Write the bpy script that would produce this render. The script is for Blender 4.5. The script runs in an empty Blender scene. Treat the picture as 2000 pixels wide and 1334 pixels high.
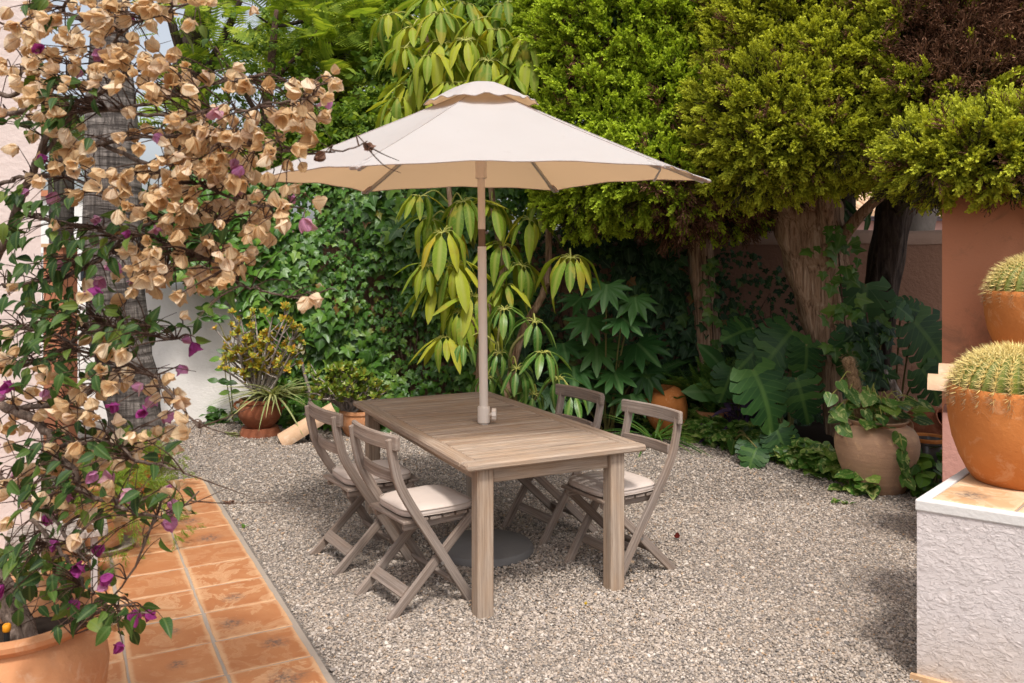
import bpy, math, random
import numpy as np
from mathutils import Vector, Matrix, Euler

random.seed(7)
rng = np.random.default_rng(11)
S = bpy.context.scene
COL = S.collection
R = math.radians

# ------------------------------------------------------------------ camera, sky, sun, exposure
F, HZ, CH = 1628.0, 510.0, 1.68           # focal length in photo pixels, horizon row, eye height
cd = bpy.data.cameras.new('camera')
cam = bpy.data.objects.new('camera', cd)
COL.objects.link(cam)
cam.location = (0, 0, CH)
cam.rotation_euler = (R(90), 0, 0)
cd.sensor_width = 36
cd.lens = F / 2000 * 36
cd.shift_y = -(667 - HZ) / 2000
cd.clip_start, cd.clip_end = 0.05, 600
cd.dof.use_dof = True
cd.dof.focus_distance = 5.2
cd.dof.aperture_fstop = 5.6
S.camera = cam

SUN_EL, SUN_AZ = 60.0, 170.0              # azimuth clockwise from +Y: behind the camera, a little to the right
W = bpy.data.worlds.new('World')
S.world = W
W.use_nodes = True
wn, wl = W.node_tree.nodes, W.node_tree.links
sky = wn.new('ShaderNodeTexSky')
sky.sky_type = 'NISHITA'
sky.sun_disc = False
sky.sun_elevation = R(SUN_EL)
sky.sun_rotation = R(SUN_AZ)
sky.dust_density = 5.0
sky.air_density = 1.0
sky.ozone_density = 1.0
hs = wn.new('ShaderNodeHueSaturation')
hs.inputs['Saturation'].default_value = 0.38
hs.inputs['Value'].default_value = 1.55
bg = wn['Background']
bg.inputs['Strength'].default_value = 0.15
wl.new(sky.outputs[0], hs.inputs['Color'])
wl.new(hs.outputs[0], bg.inputs[0])

sl = bpy.data.lights.new('sun', 'SUN')
sl.energy = 3.1
sl.angle = R(7)
sl.color = (1.0, 0.96, 0.905)
so = bpy.data.objects.new('sun', sl)
COL.objects.link(so)
so.location = (3, -6, 14)
az, el = R(SUN_AZ), R(SUN_EL)
sdir = Vector((math.sin(az) * math.cos(el), math.cos(az) * math.cos(el), math.sin(el)))
so.rotation_euler = sdir.to_track_quat('Z', 'Y').to_euler()

S.view_settings.view_transform = 'Standard'
S.view_settings.look = 'None'
S.view_settings.gamma = 1.0
S.view_settings.use_curve_mapping = False
S.view_settings.exposure = -0.06
S.render.engine = 'CYCLES'
S.cycles.use_denoising = True
S.cycles.max_bounces = 8
S.cycles.diffuse_bounces = 4
S.cycles.transparent_max_bounces = 8
S.cycles.sample_clamp_indirect = 6


# ------------------------------------------------------------------ helpers
def at(px, py, d):
    """world point at photo pixel (px, py) and distance d"""
    return Vector(((px - 1000) / F * d, d, CH - (py - HZ) / F * d))


def gnd(px, py, z=0.0):
    return at(px, py, F * (CH - z) / (py - HZ))


def setp(o, label=None, cat=None, group=None, kind=None):
    if label: o['label'] = label
    if cat: o['category'] = cat
    if group: o['group'] = group
    if kind: o['kind'] = kind
    return o


def thing(name, label, cat, loc=(0, 0, 0), rz=0.0, group=None):
    o = bpy.data.objects.new(name, None)
    COL.objects.link(o)
    o.location = loc
    o.rotation_euler = (0, 0, rz)
    o.empty_display_size = 0.1
    return setp(o, label, cat, group)


def mesh_np(name, V, loops, starts, totals, mat, uv=None, smooth=True):
    me = bpy.data.meshes.new(name)
    V = np.ascontiguousarray(V, dtype=np.float32)
    me.vertices.add(len(V))
    me.vertices.foreach_set('co', V.ravel())
    me.loops.add(len(loops))
    me.loops.foreach_set('vertex_index', np.asarray(loops, dtype=np.int32))
    me.polygons.add(len(starts))
    me.polygons.foreach_set('loop_start', np.asarray(starts, dtype=np.int32))
    if uv is not None:
        l = me.uv_layers.new(name='UVMap')
        l.data.foreach_set('uv', np.asarray(uv, dtype=np.float32).ravel())
    me.polygons.foreach_set('use_smooth', np.full(len(starts), smooth, dtype=bool))
    if mat: me.materials.append(mat)
    me.update(calc_edges=True)
    return me


class Tmpl:
    """a small piece of geometry that is copied many times"""
    def __init__(s, V, Fc, uv=None, smooth=True):
        s.V = np.asarray(V, dtype=np.float64)
        s.loops = np.array([i for f in Fc for i in f], dtype=np.int64)
        s.totals = np.array([len(f) for f in Fc], dtype=np.int64)
        s.starts = np.concatenate([[0], np.cumsum(s.totals)[:-1]])
        u = np.asarray(uv) if uv is not None else s.V[:, :2] * [0.5, 1] + [0.5, 0]
        s.uv = u[s.loops]
        s.smooth = smooth
        s.me = {}

    def mesh(s, mat, name):
        if mat.name not in s.me:
            s.me[mat.name] = mesh_np(name, s.V, s.loops, s.starts, s.totals, mat, s.uv, s.smooth)
        return s.me[mat.name]


def frames(pos, ydir, zdir, scl):
    """4x4 matrices with local Y along ydir and local Z near zdir"""
    pos, y, z = np.asarray(pos, float), np.asarray(ydir, float), np.asarray(zdir, float)
    n = len(pos)
    y = y / (np.linalg.norm(y, axis=1, keepdims=True) + 1e-9)
    x = np.cross(y, z)
    x = x / (np.linalg.norm(x, axis=1, keepdims=True) + 1e-9)
    z = np.cross(x, y)
    s = np.broadcast_to(np.asarray(scl, float).reshape(-1, 1) if np.ndim(scl) < 2 else scl, (n, 3))
    M = np.zeros((n, 4, 4))
    M[:, :3, 0], M[:, :3, 1], M[:, :3, 2] = x * s[:, :1], y * s[:, 1:2], z * s[:, 2:3]
    M[:, :3, 3] = pos
    M[:, 3, 3] = 1
    return M


def merged(name, tmpls, M, idx, mat, parent=None, base=(0, 0, 0)):
    Vs, Ls, Ts, Us, off = [], [], [], [], 0
    for k, t in enumerate(tmpls):
        m = M[idx == k]
        if not len(m): continue
        v = np.einsum('nij,kj->nki', m[:, :3, :3], t.V) + m[:, None, :3, 3]
        n, kv = len(m), len(t.V)
        Vs.append(v.reshape(-1, 3))
        Ls.append((t.loops[None, :] + (np.arange(n) * kv)[:, None] + off).ravel())
        Ts.append(np.tile(t.totals, n))
        Us.append(np.tile(t.uv, (n, 1)))
        off += n * kv
    V = np.concatenate(Vs) - np.asarray(base, float)
    T = np.concatenate(Ts)
    st = np.concatenate([[0], np.cumsum(T)[:-1]])
    me = mesh_np(name, V, np.concatenate(Ls), st, T, mat, np.concatenate(Us), tmpls[0].smooth)
    o = bpy.data.objects.new(name, me)
    COL.objects.link(o)
    if parent: o.parent = parent
    else: o.location = base
    return o


def scatter(name, tmpls, M, mat, parent, base, limit=0, idx=None, score=None, rest=None):
    """the first LIMIT pieces (by how large they show) as objects of their own, the rest as one part"""
    n = len(M)
    if idx is None: idx = rng.integers(0, len(tmpls), n)
    if score is None:
        score = np.cbrt(np.abs(np.linalg.det(M[:, :3, :3]))) / np.maximum(M[:, 1, 3], 0.5)
    order = np.argsort(-score)
    mats = mat if isinstance(mat, list) else [mat]
    mi = rng.integers(0, len(mats), n)
    B = Matrix.Translation(-Vector(base))
    for i in order[:limit]:
        o = bpy.data.objects.new(name, tmpls[idx[i]].mesh(mats[mi[i]], name))
        COL.objects.link(o)
        o.parent = parent
        o.matrix_local = B @ Matrix(M[i].tolist())
    r = order[limit:]
    if len(r):
        for k in range(len(mats)):
            q = r[mi[r] == k]
            if len(q):
                setp(merged(rest or (name + '_mass'), tmpls, M[q], idx[q], mats[k], parent, base), kind='stuff')


def gn_scatter(name, pts, rot, scl, idx, tmpls, mat, parent=None, base=(0, 0, 0)):
    me = bpy.data.meshes.new(name)
    P = np.asarray(pts, dtype=np.float32) - np.asarray(base, dtype=np.float32)
    n = len(P)
    me.vertices.add(n)
    me.vertices.foreach_set('co', P.ravel())
    a = me.attributes.new('rot', 'FLOAT_VECTOR', 'POINT')
    a.data.foreach_set('vector', np.asarray(rot, dtype=np.float32).ravel())
    a = me.attributes.new('scl', 'FLOAT_VECTOR', 'POINT')
    s = np.asarray(scl, dtype=np.float32)
    if s.ndim == 1: s = np.repeat(s[:, None], 3, axis=1)
    a.data.foreach_set('vector', np.ascontiguousarray(s).ravel())
    a = me.attributes.new('pick', 'INT', 'POINT')
    a.data.foreach_set('value', np.asarray(idx, dtype=np.int32))
    me.materials.append(mat)
    o = bpy.data.objects.new(name, me)
    COL.objects.link(o)
    if parent: o.parent = parent
    else: o.location = base
    ng = bpy.data.node_groups.new(name, 'GeometryNodeTree')
    ng.interface.new_socket('Geometry', in_out='INPUT', socket_type='NodeSocketGeometry')
    ng.interface.new_socket('Geometry', in_out='OUTPUT', socket_type='NodeSocketGeometry')
    N, L = ng.nodes, ng.links
    gi, go = N.new('NodeGroupInput'), N.new('NodeGroupOutput')
    ip = N.new('GeometryNodeInstanceOnPoints')
    jn = N.new('GeometryNodeJoinGeometry')
    for t in tmpls:
        ob = bpy.data.objects.new(name + '_piece', t.mesh(mat, name + '_piece'))
        oi = N.new('GeometryNodeObjectInfo')
        oi.inputs['Object'].default_value = ob
        gt = N.new('GeometryNodeGeometryToInstance')
        L.new(oi.outputs['Geometry'], gt.inputs[0])
        L.new(gt.outputs[0], jn.inputs[0])

    def attr(nm, ty):
        x = N.new('GeometryNodeInputNamedAttribute')
        x.data_type = ty
        x.inputs['Name'].default_value = nm
        return [q for q in x.outputs if q.enabled][0]
    L.new(gi.outputs[0], ip.inputs['Points'])
    L.new(jn.outputs[0], ip.inputs['Instance'])
    ip.inputs['Pick Instance'].default_value = True
    L.new(attr('pick', 'INT'), ip.inputs['Instance Index'])
    L.new(attr('rot', 'FLOAT_VECTOR'), ip.inputs['Rotation'])
    L.new(attr('scl', 'FLOAT_VECTOR'), ip.inputs['Scale'])
    L.new(ip.outputs[0], go.inputs[0])
    md = o.modifiers.new('scatter', 'NODES')
    md.node_group = ng
    return setp(o, kind='stuff')


def eulers(y, z):
    """euler angles of frames with Y along y and Z near z"""
    M = frames(np.zeros_like(y), y, z, np.ones(len(y)))[:, :3, :3]
    rx = np.arctan2(M[:, 2, 1], M[:, 2, 2])
    ry = -np.arcsin(np.clip(M[:, 2, 0], -1, 1))
    rz = np.arctan2(M[:, 1, 0], M[:, 0, 0])
    return np.stack([rx, ry, rz], 1)


class MB:
    def __init__(s):
        s.V, s.F, s.U = [], [], []

    def add(s, V, Fc, U=None):
        o = len(s.V)
        s.V += [tuple(v) for v in V]
        for k, f in enumerate(Fc):
            s.F.append([i + o for i in f])
            s.U.append(U[k] if U else [(0, 0)] * len(f))

    def box(s, c, sz, rz=0.0, rot=None):
        hx, hy, hz = sz[0] / 2, sz[1] / 2, sz[2] / 2
        m = rot if rot is not None else Matrix.Rotation(rz, 3, 'Z')
        V = [Vector(c) + m @ Vector((x, y, z)) for x in (-hx, hx) for y in (-hy, hy) for z in (-hz, hz)]
        s.add(V, [(0, 1, 3, 2), (4, 6, 7, 5), (0, 4, 5, 1), (2, 3, 7, 6), (0, 2, 6, 4), (1, 5, 7, 3)])

    def tube(s, pts, rad, n=8, cap=True):
        P = [Vector(p) for p in pts]
        if not hasattr(rad, '__len__'): rad = [rad] * len(P)
        V, Fc, U = [], [], []
        up = Vector((0.13, 0.21, 0.97))
        ln = 0
        lens = []
        for i, p in enumerate(P):
            t = (P[min(i + 1, len(P) - 1)] - P[max(i - 1, 0)])
            t = t.normalized() if t.length > 1e-9 else Vector((0, 0, 1))
            a = t.cross(up)
            if a.length < 0.15: a = t.cross(Vector((1, 0, 0.1)))
            a.normalize()
            b = t.cross(a)
            if i: ln += (p - P[i - 1]).length
            lens.append(ln)
            for k in range(n):
                w = 2 * math.pi * k / n
                V.append(p + (a * math.cos(w) + b * math.sin(w)) * rad[i])
        for i in range(len(P) - 1):
            for k in range(n):
                k2 = (k + 1) % n
                Fc.append((i * n + k, i * n + k2, (i + 1) * n + k2, (i + 1) * n + k))
                U.append([(lens[i], k / n), (lens[i], (k + 1) / n), (lens[i + 1], (k + 1) / n), (lens[i + 1], k / n)])
        if cap:
            for q, base in ((0, 0), (1, (len(P) - 1) * n)):
                f = [base + k for k in range(n)]
                Fc.append(f if q else f[::-1])
                U.append([(0, 0)] * n)
        s.add(V, Fc, U)

    def lathe(s, prof, n=40, c=(0, 0, 0), wob=0.0, sd=0):
        """prof: list of (r, z); open ends with r = 0 close"""
        V, Fc = [], []
        for i, (r, z) in enumerate(prof):
            for k in range(n):
                w = 2 * math.pi * k / n
                rr = r * (1 + wob * (math.sin(2 * w + sd + z * 4) + 0.6 * math.sin(3 * w + 2 * sd + z * 9)))
                V.append((c[0] + rr * math.cos(w), c[1] + rr * math.sin(w), c[2] + z))
        for i in range(len(prof) - 1):
            for k in range(n):
                k2 = (k + 1) % n
                Fc.append((i * n + k, i * n + k2, (i + 1) * n + k2, (i + 1) * n + k))
        s.add(V, Fc)

    def board(s, pts, w, th, up, ch=0.004, wide=None):
        """a bevelled board swept along pts; w across, th along up"""
        P = [Vector(p) for p in pts]
        up = Vector(up).normalized()
        # end rings pulled in for a bevelled end
        t0, t1 = (P[1] - P[0]).normalized(), (P[-1] - P[-2]).normalized()
        ring = [(P[0], ch), (P[0] + t0 * ch, 0)] + [(p, 0) for p in P[1:-1]] + [(P[-1] - t1 * ch, 0), (P[-1], ch)]
        V, lens, ln = [], [], 0
        off = random.uniform(0, 20)
        for i, (p, ins) in enumerate(ring):
            a, b = max(i - 1, 0), min(i + 1, len(ring) - 1)
            t = (ring[b][0] - ring[a][0]).normalized()
            sd = t.cross(up).normalized()
            u2 = sd.cross(t).normalized()
            if i: ln += (p - ring[i - 1][0]).length
            lens.append(ln + off)
            ww = (w if wide is None else wide[min(max(i - 1, 0), len(wide) - 1)]) / 2 - ins
            hh = th / 2 - ins
            for (x, y) in ((-ww, -hh + ch), (-ww + ch, -hh), (ww - ch, -hh), (ww, -hh + ch), (ww, hh - ch), (ww - ch, hh), (-ww + ch, hh), (-ww, hh - ch)):
                V.append(p + sd * x + u2 * y)
        per = [0, ch, w, w + ch, w + th, w + th + ch, 2 * w + th, 2 * w + th + ch, 2 * w + 2 * th]
        vo = random.uniform(0, 20)
        Fc, U = [], []
        for i in range(len(ring) - 1):
            for k in range(8):
                k2 = (k + 1) % 8
                Fc.append((i * 8 + k, i * 8 + k2, (i + 1) * 8 + k2, (i + 1) * 8 + k))
                U.append([(lens[i], per[k] + vo), (lens[i], per[k + 1] + vo), (lens[i + 1], per[k + 1] + vo), (lens[i + 1], per[k] + vo)])
        m = (len(ring) - 1) * 8
        Fc += [tuple(range(7, -1, -1)), tuple(range(m, m + 8))]
        U += [[(off, vo + k * 0.004) for k in range(8)]] * 2
        s.add(V, Fc, U)

    def build(s, name, mat, parent=None, smooth=False, loc=None, base=None, auto=None):
        me = bpy.data.meshes.new(name)
        V = s.V if base is None else [tuple(Vector(v) - Vector(base)) for v in s.V]
        me.from_pydata(V, [], s.F)
        l = me.uv_layers.new(name='UVMap')
        l.data.foreach_set('uv', np.array([c for f in s.U for c in f], dtype=np.float32).ravel())
        if mat: me.materials.append(mat)
        if smooth: me.polygons.foreach_set('use_smooth', np.ones(len(me.polygons), dtype=bool))
        if auto is not None:
            me.polygons.foreach_set('use_smooth', np.ones(len(me.polygons), dtype=bool))
            me.set_sharp_from_angle(angle=R(auto))
        me.update()
        o = bpy.data.objects.new(name, me)
        COL.objects.link(o)
        if parent: o.parent = parent
        if loc is not None: o.location = loc
        return o


def catmull(pts, n=6):
    P = [Vector(p) for p in pts]
    P = [P[0] * 2 - P[1]] + P + [P[-1] * 2 - P[-2]]
    out = []
    for i in range(1, len(P) - 2):
        a, b, c, d = P[i - 1], P[i], P[i + 1], P[i + 2]
        for k in range(n):
            t = k / n
            out.append(0.5 * ((2 * b) + (c - a) * t + (2 * a - 5 * b + 4 * c - d) * t * t + (3 * b - a - 3 * c + d) * t ** 3))
    out.append(P[-2])
    return out


# ------------------------------------------------------------------ materials
class NT:
    def __init__(s, name):
        s.m = bpy.data.materials.new(name)
        s.m.use_nodes = True
        s.n, s.l = s.m.node_tree.nodes, s.m.node_tree.links
        s.b = s.n['Principled BSDF']
        s.out = s.n['Material Output']

    def node(s, ty, ins=None, **kw):
        x = s.n.new(ty)
        for k, v in kw.items(): setattr(x, k, v)
        for k, v in (ins or {}).items(): s.put(x.inputs[k], v)
        return x

    def put(s, sock, v):
        if isinstance(v, bpy.types.NodeSocket): s.l.new(v, sock)
        elif isinstance(v, bpy.types.Node): s.l.new(v.outputs[0], sock)
        else:
            if sock.type == 'RGBA' and len(v) == 3: v = (*v, 1)
            sock.default_value = v

    def math(s, op, a, b=0.0, c=None):
        x = s.n.new('ShaderNodeMath')
        x.operation = op
        s.put(x.inputs[0], a)
        s.put(x.inputs[1], b)
        if c is not None: s.put(x.inputs[2], c)
        return x.outputs[0]

    def noise(s, scale, detail=4.0, rough=0.6, vec=None, dist=0.0):
        x = s.node('ShaderNodeTexNoise', {'Scale': scale, 'Detail': detail, 'Roughness': rough, 'Distortion': dist})
        if vec is not None: s.put(x.inputs['Vector'], vec)
        return x.outputs[0]

    def ramp(s, fac, stops, interp='LINEAR'):
        x = s.n.new('ShaderNodeValToRGB')
        x.color_ramp.interpolation = interp
        e = x.color_ramp.elements
        while len(e) > 1: e.remove(e[-1])
        for i, (p, c) in enumerate(stops):
            if i == 0: q = e[0]; q.position = p
            else: q = e.new(p)
            c = c if hasattr(c, '__len__') else (c, c, c)
            q.color = (*c[:3], 1)
        s.put(x.inputs[0], fac)
        return x.outputs[0]

    def mix(s, f, a, b, mode='MIX'):
        x = s.n.new('ShaderNodeMix')
        x.data_type = 'RGBA'
        x.blend_type = mode
        x.clamp_factor = True
        s.put(x.inputs[0], f)
        s.put(x.inputs[6], a)
        s.put(x.inputs[7], b)
        return x.outputs[2]

    def obj(s, scale=None):
        t = s.n.new('ShaderNodeTexCoord').outputs['Object']
        if scale is None: return t
        mp = s.node('ShaderNodeMapping', {'Vector': t, 'Scale': scale})
        return mp.outputs[0]

    def uv(s, scale=None):
        t = s.n.new('ShaderNodeTexCoord').outputs['UV']
        if scale is None: return t
        return s.node('ShaderNodeMapping', {'Vector': t, 'Scale': scale}).outputs[0]

    def pos(s):
        return s.n.new('ShaderNodeNewGeometry').outputs['Position']

    def rand(s):
        g = s.n.new('ShaderNodeNewGeometry')
        o = s.n.new('ShaderNodeObjectInfo')
        return s.math('FRACT', s.math('ADD', g.outputs['Random Per Island'], o.outputs['Random']))

    def orand(s):
        return s.n.new('ShaderNodeObjectInfo').outputs['Random']

    def bump(s, h, strength=0.5, dist=0.01, prev=None):
        x = s.node('ShaderNodeBump', {'Height': h, 'Strength': strength, 'Distance': dist})
        if prev is not None: s.l.new(prev, x.inputs['Normal'])
        return x.outputs[0]

    def done(s, col=None, rough=None, normal=None, spec=None):
        if col is not None: s.put(s.b.inputs['Base Color'], col)
        if rough is not None: s.put(s.b.inputs['Roughness'], rough)
        if normal is not None: s.put(s.b.inputs['Normal'], normal)
        if spec is not None: s.put(s.b.inputs['Specular IOR Level'], spec)
        return s.m


def leaf_mat(name, stops, rough=0.45, trans=0.3, tcol=(1.25, 1.2, 0.6), vein=None, spec=0.4, edge=None, variegate=None, vcol=None, tip=None):
    m = NT(name)
    r = m.rand()
    col = m.ramp(r, stops)
    n = m.noise(9.0, 3, vec=m.pos())
    col = m.mix(m.math('MULTIPLY', n, 0.5), col, m.mix(1.0, col, (0.55, 0.6, 0.5), 'MULTIPLY'))
    if tip:
        tv = m.node('ShaderNodeSeparateXYZ', {0: m.uv()}).outputs[1]
        col = m.mix(m.ramp(tv, [(0.35, 0), (1.0, 0.85)]), col, tip)
    nrm = None
    if vein:
        sx = m.node('ShaderNodeSeparateXYZ', {0: m.uv()})
        u = m.math('SUBTRACT', sx.outputs[0], 0.5)
        v = sx.outputs[1]
        au = m.math('ABSOLUTE', u)
        mid = m.ramp(au, [(0.0, 1), (0.012, 0.9), (0.03, 0)])
        if vein == 'palm':
            ang = m.math('ARCTAN2', m.math('MULTIPLY', u, 2.0), v)
            w = m.math('ABSOLUTE', m.math('SINE', m.math('MULTIPLY', ang, 4.2)))
            lat = m.ramp(w, [(0.0, 0.8), (0.10, 0.25), (0.2, 0)])
        else:
            k = m.math('SINE', m.math('ADD', m.math('MULTIPLY', v, 55.0), m.math('MULTIPLY', au, -60.0)))
            lat = m.ramp(k, [(0.72, 0), (0.98, 0.4)])
        vf = m.math('MAXIMUM', mid, lat)
        col = m.mix(m.math('MULTIPLY', vf, 0.5), col, vcol or (0.22, 0.27, 0.07))
        nrm = m.bump(vf, 0.35, 0.004)
    if variegate:
        f = m.ramp(m.noise(14.0, 3, vec=m.pos(), dist=1.5), [(0.55, 0), (0.60, 1)])
        col = m.mix(m.math('MULTIPLY', f, 0.75), col, variegate)
    if edge:
        f = m.ramp(m.noise(5.0, 3, vec=m.pos()), [(0.56, 0), (0.66, 1)])
        col = m.mix(m.math('MULTIPLY', f, 0.8), col, edge)
    m.done(col, rough, nrm, spec)
    if trans:
        t = m.node('ShaderNodeBsdfTranslucent', {'Color': m.mix(1.0, col, tcol, 'MULTIPLY')})
        x = m.node('ShaderNodeMixShader', {0: trans})
        m.l.new(m.b.outputs[0], x.inputs[1])
        m.l.new(t.outputs[0], x.inputs[2])
        m.l.new(x.outputs[0], m.out.inputs[0])
    return m.m


def wood_mat(name, dark, mid, light, warm):
    m = NT(name)
    uv = m.node('ShaderNodeMapping', {'Vector': m.uv()})
    rr = m.math('MULTIPLY', m.orand(), 37.0)
    cv = m.node('ShaderNodeCombineXYZ', {0: rr, 1: rr})
    m.l.new(cv.outputs[0], uv.inputs['Location'])
    g = m.node('ShaderNodeMapping', {'Vector': uv.outputs[0], 'Scale': (2.2, 95.0, 1)}).outputs[0]
    g2 = m.node('ShaderNodeMapping', {'Vector': uv.outputs[0], 'Scale': (7.0, 330.0, 1)}).outputs[0]
    g3 = m.node('ShaderNodeMapping', {'Vector': uv.outputs[0], 'Scale': (3.0, 10.0, 1)}).outputs[0]
    a = m.noise(1.0, 5, 0.65, g, 0.4)
    b = m.noise(1.0, 3, 0.6, g2)
    c = m.noise(1.0, 4, 0.6, g3)
    g4 = m.node('ShaderNodeMapping', {'Vector': uv.outputs[0], 'Scale': (1.1, 30.0, 1)}).outputs[0]
    d4 = m.noise(1.0, 4, 0.6, g4, 0.3)
    f = m.math('ADD', m.math('ADD', m.math('MULTIPLY', a, 0.5), m.math('MULTIPLY', b, 0.25)), m.math('MULTIPLY', d4, 0.27))
    col = m.ramp(f, [(0.30, dark), (0.47, mid), (0.68, light)])
    col = m.mix(m.ramp(c, [(0.42, 0), (0.68, 0.75)]), col, m.mix(0.5, col, warm))
    crack = m.ramp(b, [(0.27, 1), (0.36, 0)])
    col = m.mix(m.math('MULTIPLY', crack, 0.6), col, dark)
    pr = m.orand()
    col = m.mix(m.math('MULTIPLY', pr, 0.6), col, m.mix(1.0, col, (0.60, 0.55, 0.52), 'MULTIPLY'))
    return m.done(col, 0.85, m.bump(f, 0.55, 0.006), 0.25)


def stucco(name, col, col2, s=22.0, strength=0.6, dist=0.012, kind='spray', stain=None, stain_amt=0.0, splash=None):
    m = NT(name)
    p = m.pos()
    if kind == 'trowel':
        sl_ = m.node('ShaderNodeMapping', {'Vector': p, 'Rotation': (0, R(35), 0), 'Scale': (1.0, 1.0, 1.9)}).outputs[0]
        a = m.noise(s, 7, 0.6, sl_, 0.6)
        b = m.noise(s * 0.4, 3, 0.6, p, 0.8)
        h = m.ramp(a, [(0.47, 0), (0.50, 0.8), (0.56, 0.95), (0.70, 1.0)])
        h = m.math('MULTIPLY', h, m.ramp(b, [(0.35, 0.25), (0.6, 1)]))
    else:
        h = m.noise(s, 5, 0.62, p, 0.3)
    c = m.mix(m.noise(2.2, 4, 0.6, p), col, col2)
    if stain:
        f = m.ramp(m.noise(2.3, 7, 0.75, p, 0.9), [(0.56, 0), (0.70, 1)])
        c = m.mix(m.math('MULTIPLY', f, stain_amt), c, stain)
    if splash:
        z = m.node('ShaderNodeSeparateXYZ', {0: p}).outputs[2]
        z = m.math('ADD', z, m.math('MULTIPLY', m.math('SUBTRACT', m.noise(9.0, 6, 0.7, p), 0.5), 0.35))
        c = m.mix(m.ramp(z, [(0.0, 0.75), (0.10, 0.35), (0.30, 0.0)]), c, splash)
        c = m.mix(m.math('MULTIPLY', m.ramp(m.noise(6.0, 7, 0.75, p), [(0.58, 0), (0.72, 1)]), 0.25), c, splash)
    fine = m.noise(s * 7, 2, 0.5, p)
    n = m.bump(h, strength, dist, m.bump(fine, 0.15, 0.003))
    return m.done(c, 0.92, n, 0.2)


def terracotta(name, a, b, pale, dark=None, pale_amt=0.6, ring=0.0, sc=1.0):
    m = NT(name)
    p = m.obj()
    n1 = m.noise(4.0 * sc, 6, 0.65, p, 0.4)
    n2 = m.noise(11.0 * sc, 5, 0.7, p, 0.9)
    col = m.mix(m.ramp(n1, [(0.35, 0), (0.65, 1)]), a, b)
    col = m.mix(m.math('MULTIPLY', m.ramp(n2, [(0.54, 0), (0.64, 1)]), pale_amt), col, pale)
    if dark:
        n3 = m.noise(2.6 * sc, 5, 0.6, p, 0.5)
        col = m.mix(m.math('MULTIPLY', m.ramp(n3, [(0.52, 0), (0.68, 1)]), 0.7), col, dark)
    h = m.math('ADD', m.noise(60.0, 3, 0.6, p), m.math('MULTIPLY', n2, 1.2))
    if ring:
        z = m.node('ShaderNodeSeparateXYZ', {0: p}).outputs[2]
        k = m.noise(1.0, 3, 0.7, m.node('ShaderNodeMapping', {'Vector': p, 'Scale': (0.6, 0.6, ring)}).outputs[0])
        h = m.math('ADD', h, m.math('MULTIPLY', k, 2.5))
        col = m.mix(m.math('MULTIPLY', m.ramp(k, [(0.4, 0), (0.6, 1)]), 0.35), col, m.mix(1.0, col, (0.62, 0.6, 0.6), 'MULTIPLY'))
    return m.done(col, 0.85, m.bump(h, 0.4, 0.006), 0.25)


def plain(name, col, rough=0.6, spec=0.4, bump=None, metal=0.0, var=0.25):
    m = NT(name)
    p = m.obj()
    n = m.noise(7.0, 4, 0.6, p)
    c = m.mix(m.math('MULTIPLY', n, var * 2), col, m.mix(1.0, col, (0.5, 0.5, 0.5), 'MULTIPLY'))
    m.b.inputs['Metallic'].default_value = metal
    nm = m.bump(m.noise(bump, 4, 0.6, p), 0.5, 0.005) if bump else None
    return m.done(c, rough, nm, spec)


def bark(name, dark, mid, light, sx=26.0, sz=3.5, rings=None, strength=0.9):
    m = NT(name)
    p = m.obj()
    v = m.node('ShaderNodeMapping', {'Vector': p, 'Scale': (sx, sx, sz)}).outputs[0]
    a = m.noise(1.0, 6, 0.68, v, 0.6)
    h = a
    col = m.ramp(a, [(0.34, dark), (0.5, mid), (0.66, light)])
    if rings:
        v2 = m.node('ShaderNodeMapping', {'Vector': p, 'Scale': (1.6, 1.6, rings)}).outputs[0]
        k = m.noise(1.0, 3, 0.6, v2, 0.3)
        col = m.mix(m.ramp(k, [(0.44, 0.75), (0.52, 0)]), col, dark)
        h = m.math('ADD', a, m.math('MULTIPLY', k, 1.2))
    big = m.noise(1.7, 3, 0.6, p)
    col = m.mix(m.math('MULTIPLY', big, 0.6), col, m.mix(1.0, col, (0.55, 0.52, 0.5), 'MULTIPLY'))
    return m.done(col, 0.95, m.bump(h, strength, 0.03), 0.15)


def m_gravel_base():
    m = NT('gravel_bed')
    p = m.pos()
    v = m.node('ShaderNodeTexVoronoi', {'Vector': p, 'Scale': 75.0})
    n = m.noise(1.3, 4, 0.6, p)
    g = m.node('ShaderNodeSeparateColor', {0: v.outputs['Color']}).outputs[0]
    col = m.ramp(g, [(0.0, (0.12, 0.10, 0.088)), (0.4, (0.22, 0.187, 0.16)), (0.8, (0.30, 0.26, 0.222)), (1.0, (0.38, 0.35, 0.32))])
    col = m.mix(m.ramp(v.outputs['Distance'], [(0.0, 0), (0.9, 0.7)]), col, (0.12, 0.10, 0.085))
    col = m.mix(m.math('MULTIPLY', n, 0.4), col, m.mix(1.0, col, (0.75, 0.72, 0.7), 'MULTIPLY'))
    return m.done(col, 0.95, m.bump(v.outputs['Distance'], -0.8, 0.012), 0.2)


def m_stone():
    m = NT('gravel_stone')
    r = m.orand()
    col = m.ramp(r, [(0.0, (0.13, 0.115, 0.105)), (0.10, (0.20, 0.175, 0.155)), (0.20, (0.30, 0.24, 0.19)), (0.4, (0.37, 0.305, 0.245)),
                     (0.55, (0.27, 0.235, 0.215)), (0.62, (0.41, 0.34, 0.28)), (0.8, (0.46, 0.39, 0.33)), (0.93, (0.56, 0.50, 0.44)), (0.96, (0.40, 0.26, 0.15)), (1.0, (0.42, 0.38, 0.345))])
    big = m.noise(0.9, 3, 0.6, m.pos())
    col = m.mix(m.ramp(big, [(0.4, 0), (0.7, 0.45)]), col, m.mix(1.0, col, (0.78, 0.75, 0.72), 'MULTIPLY'))
    return m.done(col, 0.9, None, 0.25)


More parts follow.
